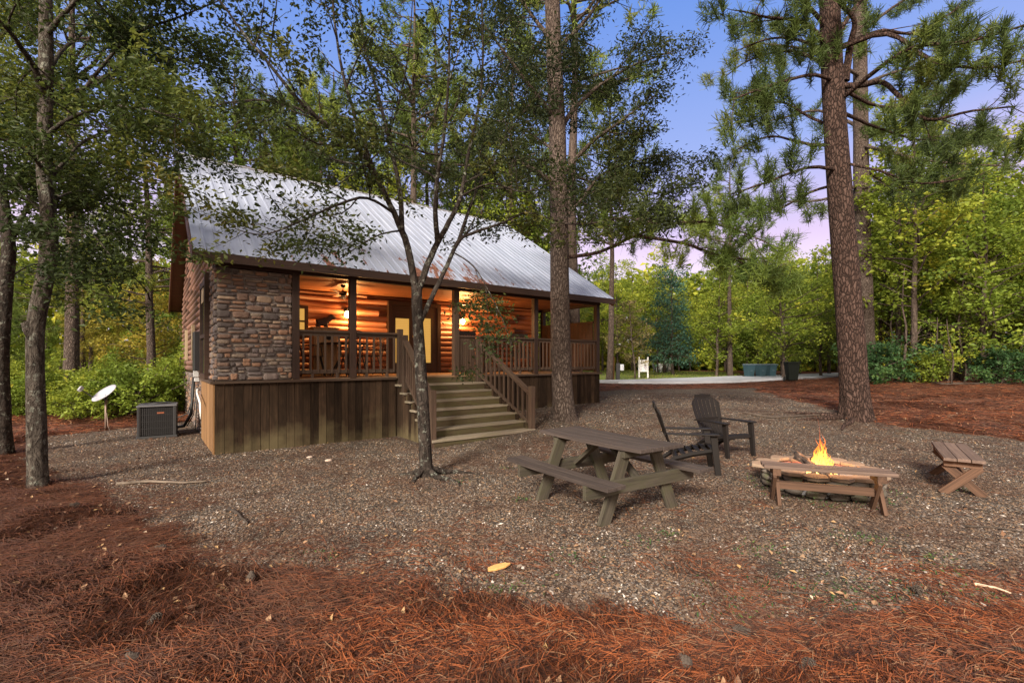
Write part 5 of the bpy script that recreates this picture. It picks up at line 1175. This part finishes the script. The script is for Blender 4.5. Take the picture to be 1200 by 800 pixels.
reg('bush',mk_broad(109,H=2.0,R_=1.3,base=.03,r=.03,n=34,leaf=.085,nl=15,every=(.22,.16),sp=.09),'bush','bush',M_BARK_BG,L_BG['mid'],'foliage','stems')
reg('bushB',mk_broad(110,H=1.5,R_=1.5,base=.03,r=.03,n=30,leaf=.095,nl=16,every=(.24,.18),sp=.1),'bush','bush',M_BARK_BG,L_BG['mid'],'foliage','stems')
def plant(key,x,y,label,group=None,s=1.0,rz=None,mat=None,bm=None,dz=0):
    T,used=protos[key]; rz=random.uniform(0,6.28) if rz is None else rz; loc=(x,y,float(gz(x,y))-.05+dz)
    cn='foliage' if 'bush' in key else 'crown'; tn='stems' if 'bush' in key else 'trunk'
    mats={cn:L_BG[mat]} if mat else {}
    if bm: mats[tn]=bm
    if not used:
        protos[key][1]=True; T.location=loc; T.rotation_euler[2]=rz; T.scale=(s,s,s); T['label']=label
        if group: T['group']=group
        for c in T.children:
            nm=c.name.split('.')[0]
            if nm in mats: c.material_slots[0].link='OBJECT'; c.material_slots[0].material=mats[nm]
        return T
    r=dup(T,loc,rz,label,group,s)
    if 'group' in r.keys() and not group: del r['group']
    for c in r.children:
        nm=c.name.split('.')[0]; c.material_slots[0].link='OBJECT'
        c.material_slots[0].material=mats.get(nm, L_BG['pine'] if ('pine' in key and nm=='crown') else L_BG['cedar'] if (key=='cedar' and nm=='crown') else L_BG['mid'] if nm in('crown','foliage') else M_BARK_BG)
    return r
def PL(key,u,Y,label,group=None,s=1.,mat=None,bm=None,rz=None): return plant(key,(u-600)/F*Y,Y,label,group,s,rz,mat,bm)
# recognisable ones first
PL('pineC',82,17,'straight pine with a bare trunk right of the crooked tree at the left',s=1.0,bm=M_BARK_PINE2)
PL('pineB',177,21,'pine with spreading bare lower branches behind the satellite dish',s=.95,bm=M_BARK_PINE2)
p=GP(714,447); plant('pineA',p.x,p.y,'pine trunk just right of the cabin roof, beside the driveway',None,1.0,.5,None,M_BARK_PINE2)
PL('cedar',789,40,'blue green conical tree right of the white notice board',s=1.0)
PL('pineC',856,36,'slim tall pine with a bare trunk left of the blue bins',s=.85,bm=M_BARK_PINE2)
PL('broadA',918,27,'yellow green leafy tree on a thin dark trunk beside the dark green bin',s=.75,mat='yel',rz=1.)
PL('pineC',672,19,'pine rising behind the cabin roof next to the tall tree',s=1.1,mat='pine')
PL('sapling',744,31,'small dry brownish tree left of the white notice board',s=1.1,mat='dry')
PL('broadC',771,46,'thin trunk standing behind the blue green tree',s=.8,mat='yel')
# zones: (count, u range, Y range, kinds, colours, label, group)
def zone(n,u0,u1,y0,y1,kinds,mats,label,group,s0=.8,s1=1.15,seed=1):
    rs=random.Random(seed)
    for q in range(n):
        u=u0+(u1-u0)*(q+rs.uniform(.1,.9))/n; Y_=rs.uniform(y0,y1); k=rs.choice(kinds); m=rs.choice(mats)
        if 'pine' in k: m=None
        PL(k,u,Y_,label[0] if 'pine' in k else label[1],group[0] if 'pine' in k else group[1],rs.uniform(s0,s1),m,rz=rs.uniform(0,6.28))
zone(8,-60,260,24,40,['pineA','pineB','pineC'],['mid'],('tall pine in the woods left of the cabin','x'),('pines in the woods left of the cabin','x'),seed=3,s0=.7,s1=1.0)
zone(16,-120,235,22,38,['broadA','broadB','sapling','broadC'],['yel','yel','gold','mid'],('x','leafy tree in the woods left of the cabin'),('x','leafy trees in the woods left of the cabin'),seed=4,s0=.45,s1=.7)
zone(20,-60,225,13,18,['bush','bushB'],['mid','yel','mid','yel'],('x','green bush at the woods edge behind the satellite dish'),('x','bushes at the woods edge left of the cabin'),seed=5,s0=.6,s1=1.0)
zone(21,225,650,24,38,['pineA','pineC','pineB'],['mid'],('tall pine rising behind the cabin roof','x'),('pines behind the cabin','x'),seed=6,s0=.9,s1=1.2)
zone(11,240,650,24,34,['broadC','broadA'],['mid','yel','yel'],('x','leafy tree behind the cabin roof'),('x','leafy trees behind the cabin'),seed=7,s0=.95,s1=1.3)
zone(6,690,1000,50,70,['pineA','pineC'],['mid'],('distant pine beyond the driveway','x'),('distant pines beyond the driveway','x'),seed=8,s0=.7,s1=.9)
zone(20,670,1010,46,62,['broadA','broadB','broadC'],['yel','yel','gold','mid','yel'],('x','distant leafy tree beyond the driveway'),('x','distant leafy trees beyond the driveway'),seed=9,s0=.7,s1=1.1)
zone(10,830,1000,31,44,['broadA','broadB'],['yel','mid','yel'],('x','yellow green leafy tree behind the bins'),('x','yellow green trees behind the bins'),seed=10,s0=.7,s1=1.05)
zone(26,1025,1330,20,30,['broadA','broadC','broadC','broadA'],['mid','yel','mid','yel'],('x','leafy tree in the dense woods at the right'),('x','leafy trees in the dense woods at the right'),seed=12,s0=.75,s1=1.1)
zone(5,1040,1330,26,34,['pineA','pineB'],['mid'],('pine in the dense woods at the right','x'),('pines in the dense woods at the right','x'),seed=13,s0=.65,s1=.85)
zone(7,1025,1330,19,21,['sapling','sapling','bushB'],['mid','yel','dark'],('x','young tree at the front of the right hand woods'),('x','young trees at the front of the right hand woods'),seed=14,s0=.8,s1=1.2)
# thin dark stems in the right hand woods
rs=random.Random(44); gname='thin bare stems under the right hand woods'
stem0=None
for q in range(30):
    u=rs.uniform(1028,1330); Y_=rs.uniform(19,25); x=(u-600)/F*Y_
    if stem0 is None or q<4:
        b=MB(); n_=6; H=rs.uniform(3,5); pts=[(0,0,-.1)]
        for i in range(n_): pts.append((pts[-1][0]+rs.uniform(-.13,.13),pts[-1][1]+rs.uniform(-.13,.13),H*(i+1)/n_))
        b.tube(pts,np.linspace(.055,.02,n_+1),6)
        for i in range(5): k=rs.randint(1,5); a_=rs.uniform(0,6.28); p_=Vector(pts[k]); b.tube([p_,p_+Vector((math.cos(a_)*.4,math.sin(a_)*.4,.3)),p_+Vector((math.cos(a_)*.9,math.sin(a_)*.9,.45))],[.02,.012,.005],4)
        o=b.build('bare_stem',M_BARK_BG,smooth=True); stem0=(stem0 or [])+[o]
    else: o=rs.choice(stem0).copy(); COL.objects.link(o)
    o.location=(x,Y_,float(gz(x,Y_))); o.rotation_euler=(0,0,rs.uniform(0,6)); s_=rs.uniform(.7,1.2); o.scale=(s_,s_,s_); tag(o,'thin bare stem among the dense woods at the right','tree stem',gname)
# far off wood that reads as one mass, all round the view
rs=np.random.RandomState(77); n=22000
ang=rs.uniform(R(-62),R(62),n); rad=rs.uniform(60,82,n); top=9+7*fbm(ang*9,rad*.05,5,4)+1.5*np.where(rs.uniform(0,1,n)<.1,1,0); h=top*rs.uniform(0,1,n)**.8; h[:7000]=rs.uniform(0,2.8,7000)
C=np.stack([np.sin(ang)*rad,np.cos(ang)*rad,h+.2],1); cb=MB(); cl=fbm(ang*25,h*.25,9,3)
leaves(cb,C,rs.normal(0,1,(n,3)),5,.75,.7,rs,wid=.75,flat=.3,rv=np.clip((cl-.45)*2.4+.4,0,1))
fw=cb.build('far_woods',L_BG['yel']); tag(fw,'far off mixed woods closing the horizon','woods',None,'stuff')
for k,(T,used) in protos.items():
    if not used:
        for c in list(T.children): bpy.data.objects.remove(c)
        bpy.data.objects.remove(T)
# ------------------------------------------------------------------ ground cover
rs=np.random.RandomState(5)
def scatter(n,y0,y1,pw,xm=1.5):
    u=rs.uniform(0,1,n); a=1-pw; Y=(y0**a+(y1**a-y0**a)*u)**(1/a); X=rs.uniform(-1,1,n)*(1.09*Y+xm); return X,Y
# loose stones of the gravel
X,Y=scatter(600000,1.9,17,1.25); w=straw_w(X,Y); kp=rs.uniform(0,1,len(X))>w*1.02-.015
hx=(X-A.x)*D1.x+(Y-A.y)*D1.y; hy=(X-A.x)*D2.x+(Y-A.y)*D2.y; kp&=~((hx>0)&(hx<9.6)&(hy>0))&~((hx>3.1)&(hx<5.8)&(hy>-1.7))&(np.hypot(X-FC.x,Y-FC.y)>.66)
clump=fbm(X*3,Y*3,31,3); kp&=rs.uniform(0,1,len(X))<np.clip(-.35+clump*2.6,.16,1)
X,Y=X[kp],Y[kp]; N=len(X); Z=gz(X,Y); print('pebbles',N)
base=np.array([[1,0,0],[0,1,0],[-1,0,0],[0,-1,0],[0,0,.62],[0,0,-.6]],float); fcs=np.array([[0,1,4],[1,2,4],[2,3,4],[3,0,4]])
sz=rs.gamma(4.,.0013,N)+.0030+.0007*np.clip(Y-4,0,9); sx=sz*rs.uniform(.8,1.5,N); sy=sz*rs.uniform(.7,1.1,N); th=rs.uniform(0,6.28,N)
B=base[None]*(1+rs.uniform(-.25,.25,(N,6,3))*np.array([1,1,.6])); bx=B[:,:,0]*sx[:,None]; by=B[:,:,1]*sy[:,None]; bz=B[:,:,2]*sz[:,None]*.8
tl=rs.normal(0,.25,N)[:,None]; bz=bz+bx*tl
V=np.stack([X[:,None]+bx*np.cos(th)[:,None]-by*np.sin(th)[:,None],Y[:,None]+bx*np.sin(th)[:,None]+by*np.cos(th)[:,None],Z[:,None]+bz+sz[:,None]*.25],-1)
b=MB(); rv=rs.uniform(0,1,N); b.add(V.reshape(-1,3),(np.arange(N)[:,None,None]*6+fcs[None]).reshape(-1,3),np.repeat(rv,4))
t=NT('gravel_stones'); rn=t.attr('rnd').outputs['Fac']; c=t.ramp(rn,[(0.,(.040,.032,.028)),(.18,(.11,.078,.056)),(.34,(.195,.133,.088)),(.50,(.16,.138,.120)),(.62,(.26,.168,.102)),(.73,(.070,.042,.030)),(.84,(.26,.205,.16)),(.93,(.19,.172,.158)),(.977,(.62,.56,.50))],'CONSTANT')
pt=t.noise(t.obj(),.9,5,.65); c=t.mix(t.ramp(pt,[(.42,0.),(.6,.6)]),c,(.095,.055,.036)); t.col(c); t.rough(.75); t.b.inputs['Specular IOR Level'].default_value=.3
o=b.build('gravel',t.m,smooth=True); o['kind']='stuff'; o['label']='loose brown and grey gravel of the yard'; o['category']='gravel'
# pine straw
def needles(X,Y,L0,w,zup,seed,bend=.25):
    N=len(X); Z=gz(X,Y); rr=np.random.RandomState(seed)
    an=fbm(X*.9,Y*.9,61,3)*14+rr.normal(0,1.0,N); L=L0*rr.uniform(.55,1.15,N); zo=rr.uniform(.0,1,N)**1.7*zup
    p=np.stack([X,Y,Z+zo+.004],-1); tilt=rr.normal(0,.16,N); d=np.stack([np.cos(an),np.sin(an),tilt],-1); s=np.stack([-np.sin(an),np.cos(an),np.zeros(N)],-1); bd=rr.normal(0,bend,N)[:,None]
    rows=[]
    for f in (-.5,-.17,.17,.5):
        q=p+d*(L*f)[:,None]+s*(bd*L[:,None]*(f*f)*1.6); q[:,2]-=(f*f)*zo*.8; g=gz(q[:,0],q[:,1])+.003; q[:,2]=np.maximum(q[:,2],g)
        ww=w*(1-.6*abs(f)); rows+=[q-s*ww/2,q+s*ww/2+np.array([0,0,1.])*ww*.35]
    V=np.stack(rows,1).reshape(-1,3); f=np.array([[0,1,3,2],[2,3,5,4],[4,5,7,6]]); return V,(np.arange(N)[:,None,None]*8+f[None]).reshape(-1,4),np.repeat(rr.uniform(0,1,N),3)
b=MB()
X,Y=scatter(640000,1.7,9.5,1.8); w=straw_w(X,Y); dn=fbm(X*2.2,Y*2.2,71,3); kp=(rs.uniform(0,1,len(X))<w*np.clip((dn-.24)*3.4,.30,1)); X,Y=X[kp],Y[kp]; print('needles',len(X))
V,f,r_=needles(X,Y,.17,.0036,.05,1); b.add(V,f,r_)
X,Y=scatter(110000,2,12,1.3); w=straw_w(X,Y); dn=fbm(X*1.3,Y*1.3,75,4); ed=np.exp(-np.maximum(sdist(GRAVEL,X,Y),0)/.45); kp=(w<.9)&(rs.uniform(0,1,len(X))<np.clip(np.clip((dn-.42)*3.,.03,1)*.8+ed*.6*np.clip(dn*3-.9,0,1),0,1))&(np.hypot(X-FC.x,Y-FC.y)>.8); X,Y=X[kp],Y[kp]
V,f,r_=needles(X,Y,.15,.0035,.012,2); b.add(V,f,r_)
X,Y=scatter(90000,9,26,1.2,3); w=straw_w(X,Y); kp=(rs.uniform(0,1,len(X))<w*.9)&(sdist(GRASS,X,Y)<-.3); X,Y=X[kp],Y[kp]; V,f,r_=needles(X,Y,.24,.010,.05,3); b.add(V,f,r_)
t=NT('pine_straw'); rn=t.attr('rnd').outputs['Fac']; c=t.ramp(rn,[(0.,(.013,.006,.004)),(.32,(.060,.018,.009)),(.62,(.185,.052,.018)),(.86,(.33,.098,.032)),(.93,(.15,.09,.06)),(1.,(.34,.18,.09))])
pt=t.noise(t.obj(),.8,4,.6); c=t.mix(t.ramp(pt,[(.46,0.),(.66,.6)]),c,(.085,.05,.036)); ox=t.sep(t.obj()); left_shade=t.math('MULTIPLY',t.ramp(t.math('ADD',t.math('MULTIPLY',ox[0],-.22),t.math('MULTIPLY',pt,.6)),[(.35,0.),(1.,.72)]),t.math('LESS_THAN',ox[1],9.0)); c=t.mix(left_shade,c,(.060,.026,.015)); t.col(c); t.rough(.7); t.b.inputs['Specular IOR Level'].default_value=.3  # tree shade towards the near left is painted into the needle colour
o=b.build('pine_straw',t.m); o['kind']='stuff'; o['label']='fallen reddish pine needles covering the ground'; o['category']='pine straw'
# fallen leaves
X,Y=scatter(7500,1.9,20,1.2); w=straw_w(X,Y); kp=rs.uniform(0,1,len(X))<(.25+.6*w); X,Y=X[kp],Y[kp]
C=np.stack([X,Y,gz(X,Y)+.022],-1); b=MB(); leaves(b,C,rs.normal(0,1,C.shape)*np.array([1,1,.1]),1,.045,.001,rs,wid=.6,flat=.86)
t=NT('fallen_leaf'); t.col(t.ramp(t.attr('rnd').outputs['Fac'],[(0.,(.10,.05,.03)),(.45,(.22,.11,.055)),(.80,(.28,.17,.095)),(.97,(.40,.25,.10)),(1.,(.50,.42,.34))])); t.rough(.8)
o=b.build('leaf_litter',t.m); o['kind']='stuff'; o['label']='scattered fallen leaves'; o['category']='leaf litter'
# low weeds in the gravel, moss round the fire pit
b=MB(); Cs=[]
for u,v,r_,n in ((1010,632,.16,160),(885,645,.14,110),(780,625,.10,110),(755,637,.12,80),(600,690,.16,150),(665,655,.12,80),(1110,672,.12,80),(985,700,.22,180),(1040,695,.25,160),(930,690,.2,90),(1100,655,.1,60),(965,592,.18,120),(590,548,.10,50),(610,586,.08,60),(380,650,.14,60),(860,720,.15,90),(1130,575,.09,70),(840,690,.2,80),(540,565,.1,50),(1160,700,.15,80)):
    p=GP(u,v); q=rs.normal(0,1,(n,2))*r_*.6; Cs.append(np.stack([p.x+q[:,0]*1.4,p.y+q[:,1],gz(p.x+q[:,0]*1.4,p.y+q[:,1])+.008],-1))
for q in range(420):
    a_=rs.uniform(0,6.28); r_=.72+abs(rs.normal(0,.09)); Cs.append(np.array([[FC.x+r_*math.cos(a_),FC.y+r_*math.sin(a_),float(gz(FC.x,FC.y))+.01]]))
C=np.concatenate(Cs); kq=rs.uniform(0,1,len(C))<.6; C=C[kq]; leaves(b,C,rs.normal(0,1,C.shape)*.6+np.array([0,0,.7]),1,.03,.015,rs,wid=.30,flat=.35); o=b.build('weeds',L_BG['dark']); tag(o,'small patches of green weeds sprouting in the gravel','weeds',None,'stuff')
X=rs.uniform(-40,30,60000); Y=rs.uniform(22,75,60000); kp=sdist(GRASS,X,Y)>-.2; X,Y=X[kp],Y[kp]; C=np.stack([X,Y,gz(X,Y)],-1); b=MB(); leaves(b,C,rs.normal(0,.5,C.shape)+np.array([0,0,1.]),1,.12,.02,rs,wid=.25,flat=.1)
o=b.build('lawn_grass',L_BG['mid']); tag(o,'thin grass of the lawn beyond the driveway','grass',None,'stuff')
# pine cones
t=NT('pine_cone'); t.col(t.mix(t.noise(t.obj(),60,3),(.018,.012,.009),(.10,.075,.058))); t.rough(.85); M_CONE=t.m
b=MB(); b.tube([(-.045,0,.03),(-.02,0,.03),(.03,0,.03),(.05,0,.03)],[.010,.018,.014,.004],8)
for i in range(60):
    f=i/59; a_=i*2.4; R_=.033*math.sin(min(1,f*1.25+.18)*PI*.9)**.7+.004; x=-.045+.098*f; r1=R_; c_,s_=math.cos(a_),math.sin(a_)
    p0=Vector((x-.008,c_*.010,.03+s_*.010)); p1=Vector((x+.012,c_*r1,.03+s_*r1)); b.beam(p0,p1,.015,.0035,up=(1,c_*.2,s_*.2),taper=1.15)
cone0=b.build('pine_cone',M_CONE); first=True
for u,v,lb in ((158,786,'pine cone at the lower left, nearest the bottom edge of the photo'),(190,650,'small pine cone near the straw edge below the crooked tree'),(293,684,'pine cone in the straw at the middle left'),(182,738,'pine cone half sunk in the dark straw at lower left'),(868,746,'pine cone at the edge of straw and gravel at bottom right'),(948,792,'pine cone at the bottom edge right of the middle'),(804,787,'pine cone in the straw left of the bottom edge one'),(1075,696,'pine cone lying in the gravel at the right'),(1193,781,'pine cone in the bottom right corner'),(88,598,'dark pine cone right of the crooked tree base'),(640,478,'pine cone on the gravel left of the tall tree'),(1057,527,'pine cone on the gravel between fire pit and right bench')):
    o=cone0 if first else cone0.copy()
    if not first: COL.objects.link(o)
    first=False; p=GP(u,v); o.location=(p.x,p.y,float(gz(p.x,p.y))+.012); o.rotation_euler=(rs.uniform(-.3,.3),rs.uniform(-.4,.3),rs.uniform(0,6.28)); s_=rs.uniform(.7,.95); o.scale=(s_,s_,s_); tag(o,lb,'pine cone','pine cones lying on the ground')
# sticks and bark
M_STICK=wood('stick_wood',(.03,.022,.018),(.11,.085,.068),rough=.85); M_STICKP=wood('pale_stick_wood',(.35,.24,.16),(.62,.48,.36),rough=.8)
M_STICKP2=wood('weathered_stick_wood',(.08,.06,.045),(.24,.19,.15),rough=.85)
def stick(pix,r,label,mat=M_STICK,cat='stick'):
    P=[GP(*q) for q in pix]; Q=[]
    for a_,c_ in zip(P[:-1],P[1:]):
        for f in (0,.33,.66): q=a_.lerp(c_,f); Q.append(Vector((q.x+rs.uniform(-.01,.01),q.y+rs.uniform(-.02,.02),float(gz(q.x,q.y))+r*.8+.006)))
    q=P[-1]; Q.append(Vector((q.x,q.y,float(gz(q.x,q.y))+r)))
    o=MB().tube(Q,np.linspace(r,r*.45,len(Q)),7,lump=.2).build('fallen_stick',mat,smooth=True); tag(o,label,cat,'fallen sticks on the yard')
stick([(135,570),(175,566),(215,567),(245,565)],.022,'long pale weathered stick lying right of the crooked tree',M_STICKP2)
stick([(795,587),(812,595),(835,603)],.012,'bent thin stick lying in front of the far end of the picnic table')
stick([(880,487),(905,490),(930,489),(975,486)],.03,'dark root like stick left of the largest pine')
stick([(1140,686),(1160,690),(1185,697)],.012,'pale split stick near the right edge on the gravel',M_STICKP)
stick([(912,697),(940,696),(975,697)],.008,'thin grey twig lying on the gravel at lower right')
stick([(1050,775),(1075,780),(1105,770)],.008,'thin twig on the straw at bottom right')
stick([(1130,618),(1165,620),(1198,624)],.010,'dark twig lying on the gravel near the right edge')
stick([(870,484),(885,486),(905,485)],.02,'short dark stick left of the root like stick')
stick([(1130,595),(1145,598),(1160,600)],.010,'thin stick on the gravel below the right bench')
stick([(268,598),(280,606),(290,615)],.018,'short dark stick on the gravel at the left')
rb=random.Random(3)
for q in range(9):
    u=1050+q*14+rb.uniform(-8,8); v=447+rb.uniform(-2,4); stick([(u,v),(u+18,v+rb.uniform(-3,3)),(u+38+rb.uniform(0,20),v+rb.uniform(-3,4))],.03,'grey fallen branch in the brush pile before the right hand woods')
p=GP(584,667); b=MB(); vs=[(-.09,-.02,0),(-.03,-.035,0),(.05,-.03,0),(.10,-.005,0),(.06,.025,0),(-.02,.03,0),(-.08,.015,0)]; b.prism([Vector(v) for v in vs],(0,0,.018)); o=b.build('bark_chip',plain('orange_bark',(.55,.30,.10),.8,var=.4,bs=50),bevel=.004); o.location=(p.x,p.y,p.z+.014); o.rotation_euler=(.1,-.1,.35); tag(o,'orange bark chip lying on the gravel in front of the picnic table','bark chip')
for u,v,s_,lb in ((363,536,.10,'pale stone on the gravel before the front skirting'),(385,540,.13,'small pinkish stone near the front skirting, right of the pale one'),(700,512,.05,'small dark stone on the gravel behind the picnic table')):
    p=GP(u,v); b=MB(); rock(b,(0,0,0),(s_,s_*.7,s_*.35),.4); o=b.build('stone',plain('stone_c',(.42,.32,.26) if s_>.06 else (.05,.04,.04),.9,var=.3),smooth=True); o.location=(p.x,p.y,p.z+.01); tag(o,lb,'stone','loose stones on the gravel')
